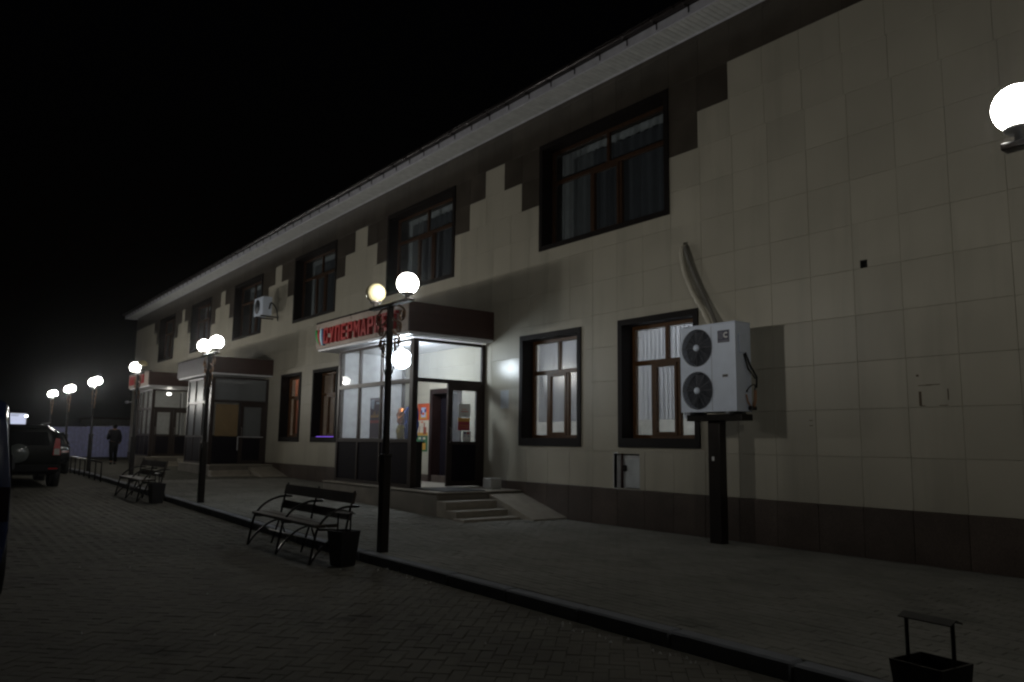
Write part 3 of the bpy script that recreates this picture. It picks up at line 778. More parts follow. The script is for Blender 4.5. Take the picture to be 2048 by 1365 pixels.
poster('wall_poster', [(-16.22, -15.72, 1.13, 1.495, pgr, 'sheet'), (-16.14, -15.99, 1.17, 1.33, py, 'print'), (-15.93, -15.79, 1.17, 1.33, py, 'print'), (-16.12, -16.01, 1.41, 1.46, pw, 'print'), (-15.92, -15.81, 1.41, 1.46, pw, 'print'), (-15.985, -15.945, 1.15, 1.47, pn, 'print')], 'dark green poster of two yellow packets, lowest of three on the porch wall', 'posters on the porch wall')
def door_paper(name, y0, y1, z0, z1, m, label, lines=()):
    o = empty(name, (-13.478, y0, z0), 0, label, 'notice', 'papers on the porch door glass'); oo = tuple(o.location)
    MB().box(-13.483, -13.4815, y0, y1, z0, z1).build('sheet', m, o, oo)
    for a, b, c, d, mm in lines:
        MB().box(-13.4812, -13.4802, y0+a, y0+b, z0+c, z0+d).build('print', mm, o, oo)
door_paper('door_notice', -.64, -.35, 1.87, 2.15, M['paper'], 'white notice with a red line, highest on the porch door glass', [(.06, .23, .11, .125, pr), (.08, .20, .16, .168, pr), (.12, .18, .03, .036, pn)])
prd = mat('crimson_print', (.33, .03, .05), .5)
door_paper('door_notice', -.65, -.36, 1.60, 1.855, prd, 'crimson notice with a yellow top, middle of the porch door glass', [(0, .29, .18, .255, py), (.03, .26, .10, .108, py), (.03, .26, .06, .066, py)])
door_paper('door_notice', -.53, -.33, 1.22, 1.585, M['paper'], 'white timetable sheet with small emblems, lowest on the porch door glass', [(.03, .08, .30, .345, pn), (.10, .17, .30, .345, prd), (.03, .06, .25, .275, pn), (.13, .16, .25, .275, pn)]+[(.03, .17, .03+.02*k, .034+.02*k, M['ac_wire']) for k in range(9)])
# purple poster and shiny packets behind the front glass
gp = empty('window_poster', (-14.95, -1.70, 1.5), 0, 'dark purple poster with orange flames behind the porch front glass', 'poster'); go = tuple(gp.location)
MB().box(-15.35, -14.86, -1.70, -1.698, 1.42, 2.28).build('sheet', mat('dark_purple_print', (.05, .02, .07), .5), gp, go)
for i in range(6):
    x = -15.30+i*.07; MB().prism([(x, 1.86), (x+.05, 1.86), (x+.035, 1.93+.05*(i % 3)), (x+.02, 1.90)], -1.7018, -1.7006).build('flame_print', py, gp, go)
MB().box(-15.33, -14.88, -1.7018, -1.7006, 1.74, 1.80).build('print', prd, gp, go)
MB().prism([(-15.31, 2.12), (-15.27, 2.04), (-15.19, 2.04), (-15.16, 2.12), (-15.16, 2.24), (-15.31, 2.24)], -1.7018, -1.7006).build('emblem_print', pb, gp, go)
MB().box(-15.08, -14.88, -1.7018, -1.7006, 2.14, 2.18).build('print', pb, gp, go)
def foil(x, w, z0, z1, m, label):
    mb = MB(); rg = random.Random(int(x*100)); n = 14; k = 10; vs = []
    for i in range(k+1):
        t = i/k
        for j in range(n):
            a = 2*math.pi*j/n; r = (w/2)*(0.72+0.28*math.sin(math.pi*t))*(1+rg.uniform(-.16, .16))
            if i in (0, k): r *= .55
            vs.append((x+r*math.cos(a), -1.52+.6*r*math.sin(a), z0+(z1-z0)*t))
    fs = [(i*n+j, i*n+(j+1) % n, (i+1)*n+(j+1) % n, (i+1)*n+j) for i in range(k) for j in range(n)]+[tuple(reversed(range(n))), tuple(range(k*n, k*n+n))]
    o = mb.add(vs, fs, False).build('foil_packet', m)
    tag(o, label, 'packet', 'shiny packets behind the porch glass')
fo = mat('orange_foil', (.65, .20, .04), .18, metal=.6); fb = mat('blue_foil', (.03, .10, .50), .14, metal=.7); fg = mat('green_foil', (.10, .25, .06), .2, metal=.5)
foil(-14.30, .26, 1.70, 2.05, fo, 'orange foil packet above the yellow one behind the porch glass')
foil(-14.32, .24, 1.36, 1.71, mat('yellow_foil', (.6, .45, .08), .2, metal=.5), 'yellow foil packet below the orange one behind the porch glass')
foil(-14.02, .24, 1.36, 2.06, fb, 'left of two tall blue foil packets behind the porch glass')
foil(-13.77, .24, 1.38, 2.10, fb, 'right of two tall blue foil packets behind the porch glass')
# small display shelf that carries the packets
tag(MB().bbox(-14.46, -13.64, -1.67, -1.34, 1.33, 1.359, .005).box(-14.42, -14.39, -1.64, -1.37, .45, 1.33).box(-13.71, -13.68, -1.64, -1.37, .45, 1.33).build('display_stand', M['iron']), 'dark low stand carrying the shiny packets inside the porch', 'stand')

# platform, steps and ramp of a porch
def steps(x0, x1, yf, zf, zg, label, n=3):
    s = empty('entrance_steps', (x1, yf/2, zg), 0, label, 'steps', 'stepped platforms in front of the porches'); so = tuple(s.location)
    MB().bbox(x0, x1, yf, -.026, zg-.3, zf-.03, .008).build('platform', M['platform'], s, so)
    MB().bbox(x0-.03, x1+.03, yf-.03, -.024, zf-.029, zf-.001, .008).build('platform_slab', M['step'], s, so)
    h = (zf-zg)/n
    for i in range(n-1):
        z = zf-h*(i+1)
        MB().bbox(x1+.34*i+(.031 if i == 0 else 0), x1+.34*(i+1)+(.0 if i else .0), yf-.03+.0*i, -.86, zg-.3, z, .01).build('step', M['step'], s, so)
    MB().bbox(x1+.34*(n-1), x1+.34*n, yf-.10, -.84, zg-.3, zg+.035, .01).build('step', M['step'], s, so)
    mb = MB(); xa, xb = x1+.031, x1+1.35
    poly = [(xa, zg-.2), (xb, zg-.2), (xb, zg+.01), (xa, zf-.05)]
    mb.prism(poly, -.82, -.028); mb.build('ramp', M['step'], s, so)
    return s
steps(-17.05, -12.15, -1.95, 0.45, 0.02, 'pale stone steps and ramp climbing to the lit supermarket porch')
tag(MB().bbox(-13.38, -12.20, -1.75, -.85, .4505, .466, .004).build('door_mat', M['black']), 'black rubber mat on the platform outside the open porch door', 'mat')
bx = MB(); bx.bbox(-12.86, -12.58, -.45, -.18, .4505, .66, .012)
tag(bx.build('stone_block', mat('pale_block', (.42, .42, .4), .7, bump=.3)), 'small pale block beside the wall on the lit porch platform', 'block')

# second porch: dark inside, boarded door
g2 = gz(-26)
p2, O2, d2 = porch(-28.85, -26.13, -1.90, 0.55, 3.40, -29.70, -25.78, -2.06, 3.45, 4.03, (-27.96, -27.05), 2.58, 1.45,
                   M['glass_mirror'], M['canopy'], M['canopy_grey'], 'dark unlit porch with a plain grey canopy and a boarded door', False)
MB().bbox(-26.10, -26.085, -1.74, -1.0, 1.46, 2.50, .004).build('door_board', mat('ochre_board', (.19, .13, .06), .7), p2, O2)
dd = MB(); dd.box(-26.19, -26.14, -1.78, -.93, .57, 1.42); dd.build('lower_panel', M['panel'], p2, O2)
MB().bbox(-26.125, -26.115, -.98, -.955, 1.0, 1.45, .003).build('draught_strip', M['white_trim'], d2, O2)
MB().bbox(-26.125, -26.115, -.955, -.12, 1.43, 1.45, .003).build('draught_strip', M['white_trim'], d2, O2)
steps(-28.95, -25.4, -2.05, 0.55, gz(-25)-.01, 'dim steps in front of the dark porch with the grey canopy', 2)
# third porch, far end
p3, O3, d3 = porch(-36.9, -34.45, -1.80, 0.62, 3.38, -37.62, -34.08, -2.06, 3.46, 4.06, (-36.1, -35.3), 2.58, 1.50,
                   M['glass_far'], M['canopy'], M['signboard'], 'farthest glazed porch with a small cream and red sign', False, True)
MB().bbox(-35.0, -34.86, -.5, -.36, .62, 3.3, .01).build('inner_column', M['room'], p3, O3)
MB().lathe([(0, -.06), (.09, -.04), (.09, .04), (0, .06)], (-35.5, -.9, 3.25), 12).build('ceiling_light', emit('far_porch_light', (1, .95, .85), 14.0), p3, O3)
steps(-37.0, -33.9, -2.0, 0.62, gz(-35)-.01, 'faint steps in front of the farthest porch', 2)
s3 = empty('shop_sign', (-35.9, -2.09, 3.75), 0, 'weathered red lettering on the canopy of the farthest porch', 'sign'); s3o = tuple(s3.location)
for i in range(6):
    x = -37.2+i*.42
    MB().box(x, x+.10, -2.15, -2.084, 3.62, 3.98).box(x+.10, x+.24, -2.15, -2.084, 3.86, 3.98).box(x+.24, x+.32, -2.15, -2.084, 3.62, 3.98).build('letter', M['red'], s3, s3o)

# violet LED sign in the dark window next to the lit porch
led = empty('led_display', (-21.05, .22, 1.98), 0, 'small stack of glowing white LED blocks in the window left of the lit porch', 'display'); lo_ = tuple(led.location)
le = emit('led_white', (.62, .66, 1.0), 3.0)
MB().box(-21.17, -20.97, .215, .225, 1.80, 2.18).build('back_plate', M['panel'], led, lo_)
for k in range(3): MB().box(-21.13, -21.01, .20, .214, 1.84+k*.11, 1.92+k*.11).build('led_block', le, led, lo_)
tag(MB().box(-22.2, -20.9, .06, .08, 1.462, 1.474).build('led_strip', emit('violet_led', (.30, .14, 1.0), 1.2)), 'violet LED strip along the sill of the window left of the lit porch', 'light strip')

# ------------------------------------------------------------------ large outdoor unit on its post
au = empty('outdoor_unit', (-7.07, -.5, 1.82), 0, 'large white twin fan outdoor unit on a dark steel post by the window', 'air conditioner'); ao = tuple(au.location)
ax0, ax1, ay0, ay1, az0, az1 = -7.545, -6.575, -.70, -.36, 1.825, 3.05
fz = (2.745, 2.13); fx = -7.24; fr_ = .262
bm = bmesh.new()
# casing with two round openings in its front
cas = MB()
cas.box(ax0, ax1, ay0+.02, ay1, az0, az1, skip='f')
N = 40
def front_with_holes():
    # front face split in cells around each hole
    y = ay0
    def cellring(z0, z1, x0, x1, cz):
        pts = []; circ = []
        for k in range(N):
            t = 2*math.pi*k/N; c_, s_ = math.cos(t), math.sin(t)
            circ.append((fx+fr_*c_, y, cz+fr_*s_))
            tx = ((x1-fx)/c_ if c_ > 1e-9 else (x0-fx)/c_ if c_ < -1e-9 else 1e9)
            tz = ((z1-cz)/s_ if s_ > 1e-9 else (z0-cz)/s_ if s_ < -1e-9 else 1e9)
            q = min(tx, tz); pts.append((fx+q*c_, y, cz+q*s_))
        vs = pts+circ
        cas.add(vs, [(k, (k+1) % N, N+(k+1) % N, N+k) for k in range(N)])
        for cx_, cz_ in ((x0, z0), (x1, z0), (x1, z1), (x0, z1)):
            # corner triangles
            best = sorted(range(N), key=lambda k: (pts[k][0]-cx_)**2+(pts[k][2]-cz_)**2)[:2]
            if all(abs(pts[b][0]-cx_)+abs(pts[b][2]-cz_) > 1e-5 for b in best):
                cas.add([pts[best[0]], pts[best[1]], (cx_, y, cz_)], [(0, 1, 2)])
        # wall of the opening
        cas.add(circ+[(a, y+.10, c_) for a, b, c_ in circ], [(k, (k+1) % N, N+(k+1) % N, N+k) for k in range(N)], True)
    xm = fx+.30
    zm = (az0+az1)/2
    cellring(zm, az1, ax0, xm, fz[0]); cellring(az0, zm, ax0, xm, fz[1])
    cas.add([(xm, y, az0), (ax1, y, az0), (ax1, y, az1), (xm, y, az1)], [(0,1,2,3)])
    cas.add([(ax0, y, az0), (ax0, ay0+.02, az0), (ax0, ay0+.02, az1), (ax0, y, az1)], [(0,1,2,3)])
    cas.add([(ax1, y, az0), (ax1, ay0+.02, az0), (ax1, ay0+.02, az1), (ax1, y, az1)], [(0,1,2,3)])
    cas.add([(ax0, y, az1), (ax1, y, az1), (ax1, ay0+.02, az1), (ax0, ay0+.02, az1)], [(0,1,2,3)])
    cas.add([(ax0, y, az0), (ax1, y, az0), (ax1, ay0+.02, az0), (ax0, ay0+.02, az0)], [(0,1,2,3)])
front_with_holes()
casing = cas.build('casing', M['ac'], au, ao)
MB().bbox(ax0-.008, ax1+.008, ay0-.006, ay1+.006, az1+.001, az1+.022, .006).build('top_cover', M['ac'], au, ao)
for cz in fz:
    MB().lathe([(fr_+.004, .0), (fr_+.004, .004), (0, .004)], (fx, ay0+.098, cz), 32, 'y').build('fan_shroud', M['ac_dark'], au, ao)
    fan = MB()
    for k in range(5):
        t = 2*math.pi*k/5+.3; vs = []
        for rr in (.06, .15, .235):
            for da, yy in ((-.28, .030), (0.0, .0), (.30, -.03)):
                a = t+da*(1 if rr > .1 else .6); vs.append((fx+rr*math.cos(a), ay0+.055+yy, cz+rr*math.sin(a)))
        fan.add(vs, [(0,1,4,3),(1,2,5,4),(3,4,7,6),(4,5,8,7)], True)
    fan.build('fan', mat('grey_fan_blade', (.075, .08, .095), .6), au, ao)
    gd = MB()
    for rr in [.05+.0215*i for i in range(10)]+[fr_+.006]:
        gd.tube([(fx+rr*math.cos(2*math.pi*k/28), ay0-.012*(1-(rr/.27)**2)-.006, cz+rr*math.sin(2*math.pi*k/28)) for k in range(28)], .0022 if rr < fr_ else .006, 4, True)
    for k in range(12):
        t = 2*math.pi*k/12
        gd.tube([(fx+rr*math.cos(t), ay0-.012*(1-(rr/.27)**2)-.009, cz+rr*math.sin(t)) for rr in (.05, .16, fr_+.012)], .0035, 4)
    gd.build('fan_guard', M['ac_wire'], au, ao)
    MB().lathe([(0, -.026), (.045, -.025), (.05, -.018), (.05, -.008)], (fx, ay0, cz), 20, 'y').build('guard_hub', M['ac'], au, ao)
# panel seam, badge with emblem, rating plate
MB().box(-6.985, -6.980, ay0-.0012, ay0-.0002, az0+.02, az1-.02).build('panel_seam', M['ac_wire'], au, ao)
navy = mat('navy_badge', (.03, .03, .07), .4)
bd = MB().bbox(-6.868, -6.672, ay0-.006, ay0-.0008, 2.785, 2.955, .001).build('badge', navy, au, ao)
def arc(cx, cz, r0, r1, a0, a1, y0, y1, n=16):
    mb = MB(); out = []; inn = []
    for k in range(n+1):
        t = math.radians(a0+(a1-a0)*k/n); out.append((cx+r1*math.cos(t), cz+r1*math.sin(t))); inn.append((cx+r0*math.cos(t), cz+r0*math.sin(t)))
    for k in range(n): mb.prism([out[k], out[k+1], inn[k+1], inn[k]], y0, y1)
    return mb
arc(-6.725, 2.885, .022, .042, 45, 315, ay0-.0085, ay0-.0062).build('emblem_letter', M['paper'], bd, ao)
gb = mat('grey_badge_ring', (.22, .22, .27), .4)
for r0 in (.014, .030, .046): arc(-6.812, 2.885, r0, r0+.006, 0, 360, ay0-.0080, ay0-.0062, 24).build('emblem_ring', gb, bd, ao)
for k in range(9):
    MB().box(-6.858+k*.0195, -6.858+k*.0195+.013, ay0-.0080, ay0-.0062, 2.797, 2.815).build('emblem_print', gb, bd, ao)
MB().bbox(-6.80, -6.71, ay0-.004, ay0-.0006, 2.30, 2.335, .001).build('rating_plate', mat('brown_plate', (.07, .06, .05), .5), au, ao)
MB().bbox(ax1+.0005, ax1+.02, -.63, -.45, 2.63, 2.90, .006).build('terminal_cover', M['ac'], au, ao)
MB().tube([(ax1+.01, -.50, 2.64), (ax1+.05, -.44, 2.45), (ax1+.09, -.36, 2.30), (ax1+.06, -.33, 2.16)], .014, 8).build('cable', M['black'], au, ao)
MB().tube([(ax1+.01, -.53, 2.62), (ax1+.03, -.47, 2.42), (ax1+.08, -.38, 2.28)], .010, 8).build('cable', M['black'], au, ao)
MB().tube([(ax1+.005, -.46, 2.10)]+[(ax1+.02+.02*math.sin(math.pi*k/8), -.42-.10*math.cos(math.pi*k/8+.6), 2.10+.10*math.sin(math.pi*k/8)) for k in range(9)], .009, 6).build('cable', M['black'], au, ao)
MB().tube([(ax1+.012, -.50, 2.06), (ax1+.02, -.48, 1.96), (ax1+.03, -.42, 1.88)], .012, 6).tube([(ax1+.06, -.36, 2.12), (ax1+.06, -.37, 1.98), (ax1+.05, -.40, 1.88)], .022, 8).build('copper_pipe', mat('copper_foam', (.42, .22, .12), .5), au, ao)
MB().bbox(ax1+.005, ax1+.07, -.46, -.34, 1.845, 1.90, .008).build('service_valve', M['iron'], au, ao)
for x in (-7.40, -6.72):
    MB().bbox(x-.03, x+.03, ay0-.02, ay1+.02, 1.792, 1.824, .004).build('foot', M['ac_wire'], au, ao)
st = empty('unit_stand', (-7.09, -.5, 0), 0, 'dark steel post with a plate top carrying the large outdoor unit', 'stand'); so_ = tuple(st.location)
MB().bbox(-7.19, -6.985, -.56, -.40, -.05, 1.70, .008).build('post', M['post'], st, so_)
MB().bbox(-7.50, -6.55, -.64, -.38, 1.70, 1.791, .006).build('top_plate', M['iron'], st, so_)
MB().bbox(-7.12, -7.08, -.5625, -.5605, 1.14, 1.20, .0005).build('paper_scrap', M['paper'], st, so_)
# insulated pipes from the wall hole to the unit
def curve(ps, n=10):
    out = []; P = [Vector(p) for p in ps]; P = [P[0]*2-P[1]]+P+[P[-1]*2-P[-2]]
    for i in range(1, len(P)-2):
        for k in range(n):
            t = k/n; a, b, c, d = P[i-1], P[i], P[i+1], P[i+2]
            out.append(.5*((2*b)+(c-a)*t+(2*a-5*b+4*c-d)*t*t+(3*b-a-3*c+d)*t**3))
    out.append(P[-2]); return out
pp = empty('pipe_run', (-8.0, 0, 4.54), 0, 'pale insulated pipes hanging from a wall hole down behind the outdoor unit', 'pipes'); po = tuple(pp.location)
cvp = curve([(-8.02, .1, 4.54), (-8.03, -.05, 4.45), (-7.98, -.08, 4.15), (-7.80, -.10, 3.75), (-7.52, -.16, 3.35), (-7.30, -.24, 2.98), (-7.1, -.30, 2.3), (-6.9, -.30, 1.9)])
MB().tube(cvp, [.040+.005*math.sin(i*2.2) for i in range(len(cvp))], 10).build('insulated_pipe', mat('pale_pipe_wrap', (.60, .56, .46), .6, bump=.3), pp, po)
MB().tube(curve([(-7.98, .1, 4.54), (-7.95, -.06, 4.45), (-7.82, -.07, 4.1), (-7.66, -.06, 3.75), (-7.42, -.10, 3.32), (-7.22, -.2, 2.98), (-7.0, -.26, 2.4)]), .030, 8).build('insulated_pipe', mat('grey_pipe_wrap', (.20, .19, .17), .6), pp, po)

# small unit high on the wall
sa = empty('outdoor_unit', (-25.6, -.4, 5.5), 0, 'small white outdoor unit bracketed high on the wall beside an upper window', 'air conditioner'); sao = tuple(sa.location)
MB().bbox(-26.25, -25.42, -.62, -.30, 5.50, 6.12, .012).build('casing', M['ac'], sa, sao)
MB().lathe([(.24, -.004), (.24, .004), (0, .004)], (-25.93, -.625, 5.81), 24, 'y').build('fan_guard', M['ac_dark'], sa, sao)
MB().bbox(-26.1, -26.06, -.62, 0, 5.45, 5.496, .004).bbox(-25.6, -25.56, -.62, 0, 5.45, 5.496, .004).build('bracket', M['iron'], sa, sao)
MB().tube(curve([(-25.41, -.4, 5.7), (-25.34, -.36, 5.9), (-25.28, -.2, 5.7), (-25.36, -.12, 5.4), (-25.5, -.05, 5.35)]), .025, 8).build('pipe', M['iron'], sa, sao)

# ------------------------------------------------------------------ street lamps
def make_lamp():
    r = empty('street_lamp')
    MB().bbox(-.056, .056, -.056, .056, -.15, 1.17, .008).build('base_post', M['post'], r)
    MB().bbox(-.064, .064, -.064, .064, 1.17, 1.20, .006).build('base_cap', M['post'], r)
    MB().bbox(-.034, .034, -.034, .034, 1.20, 3.075, .006).build('shaft', M['post'], r)
    MB().bbox(-.51, .51, -.045, .045, 3.075, 3.115, .005).build('cross_bar', M['post'], r)
    for s in (-1, 1):
        MB().lathe([(.03, 3.115), (.03, 3.165), (.075, 3.172), (.085, 3.19), (.07, 3.20)], (s*.42, 0, 0), 16).build('socket', M['socket'], r)
        MB().lathe([(.055, 3.185)]+[(.133*math.sin(t), 3.307-.133*math.cos(t)) for t in [math.radians(28+152*k/11) for k in range(12)]], (s*.42, 0, 0), 40).build('globe', M['globe_lit'], r)
        # lyre shaped hoop below, S-scrolls under the bar
        hp = [(s*.13, 0, 2.66), (s*.135, 0, 2.5), (s*.135, 0, 2.33)]+[(s*.135*math.cos(a), 0, 2.33-.16*math.sin(a)) for a in [math.pi/2*k/6 for k in range(1, 6)]]
        MB().tube(hp, .011, 6).build('hoop', M['post'], r)
        MB().tube([(s*.03, 0, 2.42), (s*.135, 0, 2.42)], .009, 6).build('hoop_tie', M['post'], r)
        def spiral(cx, cz, r0, turns, a0, d, tail):
            pts = []
            for k in range(int(22*turns)+1):
                t = k/22; pts.append((s*(cx+r0*(1-.72*t/turns)*math.cos(a0+d*2*math.pi*t)), 0, cz+r0*(1-.72*t/turns)*math.sin(a0+d*2*math.pi*t)))
            pts = [(s*q[0], 0, q[1]) for q in tail]+pts
            MB().tube(pts, .013, 6).build('scroll', M['bronze'], r)
        spiral(.30, 2.93, .082, 1.5, math.radians(60), -1, [(.10, 3.06), (.22, 3.06)])
        spiral(.225, 2.775, .072, 1.4, math.radians(80), -1, [(.09, 2.90), (.15, 2.87)])
        spiral(.19, 2.60, .085, 1.5, math.radians(100), -1, [(.085, 2.76), (.12, 2.72)])
        spiral(.155, 2.47, .050, 1.3, math.radians(120), -1, [(.14, 2.60)])
    return r
LAMPS = [  # x, lit(left,right), label
 (-1.165, (1, 0), 'nearest street lamp at the right edge with a glowing globe'),
 (-8.79, (0, 1), 'street lamp with one unlit cream globe beside one glowing globe'),
 (-16.42, (1, 1), 'street lamp with two glowing globes in front of the grey canopy porch'),
 (-22.75, (1, 2), 'street lamp with a glowing globe and a broken cream shell before the farthest porch'),
 (-28.94, (1, 1), 'tallest looking of the three lamps against the sky, nearest the walking person'),
 (-34.12, (1, 1), 'middle of the three lamps against the sky beyond the parked cars'),
 (-38.63, (1, 1), 'farthest street lamp, leftmost of the three against the sky'),
]
proto = make_lamp()
lamp_src = proto
M['globe_broken'] = mat('cream_broken_shell', (0.60, 0.50, 0.28), 0.25)
for i, (x, lit, lab) in enumerate(LAMPS):
    o = proto if i == 0 else copy_tree(lamp_src)
    o.location = (x, -4.84, gz(x) if i else -0.06)
    tag(o, lab, 'street lamp', 'twin globe street lamps along the kerb')
bpy.context.view_layer.update()
roots = [o for o in bpy.data.objects if o.parent is None and o.name.startswith('street_lamp')]
bulb_data = bpy.data.lights.new('bulb', 'POINT'); bulb_data.energy = BULB_POWER; bulb_data.shadow_soft_size = 0.03; bulb_data.color = (1.0, 0.975, 0.91)
def by_x(x): return min(roots, key=lambda o: abs(o.location.x-x))
for x, lit, lab in LAMPS:
    r = by_x(x)
    for c in kids(r):
        if c.name.startswith('globe'):
            side = 1 if sum(v.co.x for v in c.data.vertices) > 0 else 0
            st_ = lit[side]
            if st_ == 1:
                bd_ = bulb_data; b_ = bpy.data.objects.new('bulb', bd_); COL.objects.link(b_); b_.parent = r
                b_.location = (.42 if side else -.42, 0, 3.218)
            if st_ == 0:
                c.material_slots[0].link = 'OBJECT'; c.material_slots[0].material = M['globe_off']; c['label'] = 'unlit cream globe'
            elif st_ == 2:
                prof = [(.133*math.sin(t), 3.307-.133*math.cos(t)) for t in [math.radians(100+80*k/7) for k in range(8)]]
                q = MB().lathe([(.12, 3.30)]+prof, (.42, 0, 0), 20)
                c.data = q.mesh('globe', M['globe_broken']); c['label'] = 'broken cream globe shell'
    # poles end at the same height though the ground rises a little
    k = gz(x)
    if k > 0:
        for c in kids(r):
            c.location.z -= k*(1.15 if x > -25 else 1.4) if not c.name.startswith('base') else 0

# ------------------------------------------------------------------ benches and bins
def make_bench():
    r = empty('street_bench')
    for x in (0.03, 1.10, 2.17):
        f = MB()
        f.tube(curve([(x, 0, 0), (x, .04, .22), (x, .09, .42), (x, .22, .57), (x, .42, .655), (x, .62, .66)], 5), .016, 6)
        f.tube(curve([(x, 0.01, .02), (x, .12, .16), (x, .28, .29), (x, .44, .345)], 5), .014, 6)
        f.tube([(x, .34, 0), (x, .45, .36), (x, .50, .62), (x, .56, .85)], .015, 6)
        f.tube([(x, .09, .405), (x, .44, .385)], .014, 6)
        f.tube([(x, .46, .36), (x, .58, .0)], .013, 6)
        f.build('leg_frame', M['iron'], r)
    for y0, y1 in ((.05, .18), (.20, .33)):
        MB().bbox(0, 2.2, y0, y1, .425, .465, .006).build('seat_plank', M['plank'], r)
    for y, z0, z1 in ((.485, .50, .61), (.525, .70, .83)):
        mb = MB(); mb.prismx([(y-.02, z0), (y+.015, z0-.006), (y+.045, z1-.006), (y+.010, z1)], 0, 2.2)
        mb.build('back_plank', M['plank'], r)
    MB().tube([(0.03, .30, .20), (2.17, .30, .20)], .012, 6).build('stretcher', M['iron'], r)
    return r
b1 = make_bench(); b1.location = (-11.16, -5.70, -.11)
tag(b1, 'dark plank bench on bent iron legs near the kerb before the lit porch', 'bench', 'plank benches along the kerb')
def make_bin():
    r = empty('litter_bin')
    t = .138; b = .102; h = .41
    v = [(-b,-b,.01),(b,-b,.01),(b,b,.01),(-b,b,.01),(-t,-t,h),(t,-t,h),(t,t,h),(-t,t,h)]
    v += [(-t+.012,-t+.012,h),(t-.012,-t+.012,h),(t-.012,t-.012,h),(-t+.012,t-.012,h),(-b+.012,-b+.012,.03),(b-.012,-b+.012,.03),(b-.012,b-.012,.03),(-b+.012,b-.012,.03)]
    fs = [(0,3,2,1)]
    for i in range(4):
        j = (i+1) % 4; fs += [(i,j,4+j,4+i), (4+i,4+j,8+j,8+i), (8+i,8+j,12+j,12+i)]
    fs.append((12,13,14,15))
    MB().add(v, fs).build('bucket', M['bin'], r)
    for s in (-1, 1):
        MB().bbox(s*.120-.008, s*.120+.008, -.009, .009, .34, .625, .003).build('post', M['bin'], r)
    mb = MB(); mb.prismx([(-.055, .612), (-.055, .606), (0, .626), (.055, .606), (.055, .612), (0, .633)], -.132, .142)
    mb.build('hood', mat('dark_hood_sheet', (.05, .048, .044), .5, nvar=.4), r)
    return r
n1 = make_bin(); n1.location = (-8.72, -5.40, -.11); n1.rotation_euler.z = math.radians(12)
tag(n1, 'black tapered bin with a small roof at the right end of the near bench', 'litter bin', 'black litter bins by the kerb')
n2 = copy_tree(n1); n2.location = (-1.96, -5.42, -.115); n2.rotation_euler.z = math.radians(-6)
tag(n2, 'black tapered bin with a small roof in the bottom right corner', 'litter bin', 'black litter bins by the kerb')
b2 = copy_tree(b1); b2.location = (-20.0, -5.72, rz_(-20))
tag(b2, 'farther dark bench before the porches, between two lamp posts', 'bench', 'plank benches along the kerb')
n3 = copy_tree(n1); n3.location = (-17.6, -5.40, rz_(-18.5)); n3.rotation_euler.z = math.radians(5)
tag(n3, 'black bin beside the farther bench', 'litter bin', 'black litter bins by the kerb')

# crumpled litter along the kerb foot
rg = random.Random(21); lm = MB()
def scrap(x, y, z, s):
    a = rg.uniform(0, 6.28); c, q = math.cos(a), math.sin(a)
    pts = [(-s, -.3*s, .001), (0, -.4*s, .3*s), (s, -.3*s, .002), (s*.8, .3*s, .25*s), (0, .35*s, .02), (-s*.9, .3*s, .2*s)]
    lm.add([(x+u*c-v*q, y+u*q+v*c, z+w+.002) for u, v, w in pts], [(0,1,4,5), (1,2,3,4)])
for (x, y, n) in ((-8.2, -5.18, 9), (-7.6, -5.2, 5), (-7.2, -5.15, 4), (-5.05, -5.25, 12), (-4.5, -5.22, 8), (-3.6, -5.22, 5), (-3.9, -5.2, 5), (-8.3, -5.0+.12, 3)):
    for k in range(n):
        yy = y+rg.gauss(0, .05); xx = x+rg.gauss(0, .12)
        if yy > KERB_Y-.02: yy = KERB_Y-.03
        scrap(xx, yy, rz_(xx), rg.uniform(.006, .017))
for k in range(26):
    xx = rg.uniform(-13, -3); scrap(xx, rg.uniform(-8.5, -5.2), rz_(xx), rg.uniform(.006, .018))
tag(lm.build('litter', mat('pale_litter', (.6, .6, .58), .25)), 'tiny pale scraps of paper and foil scattered by the kerb', 'litter', kind='stuff')

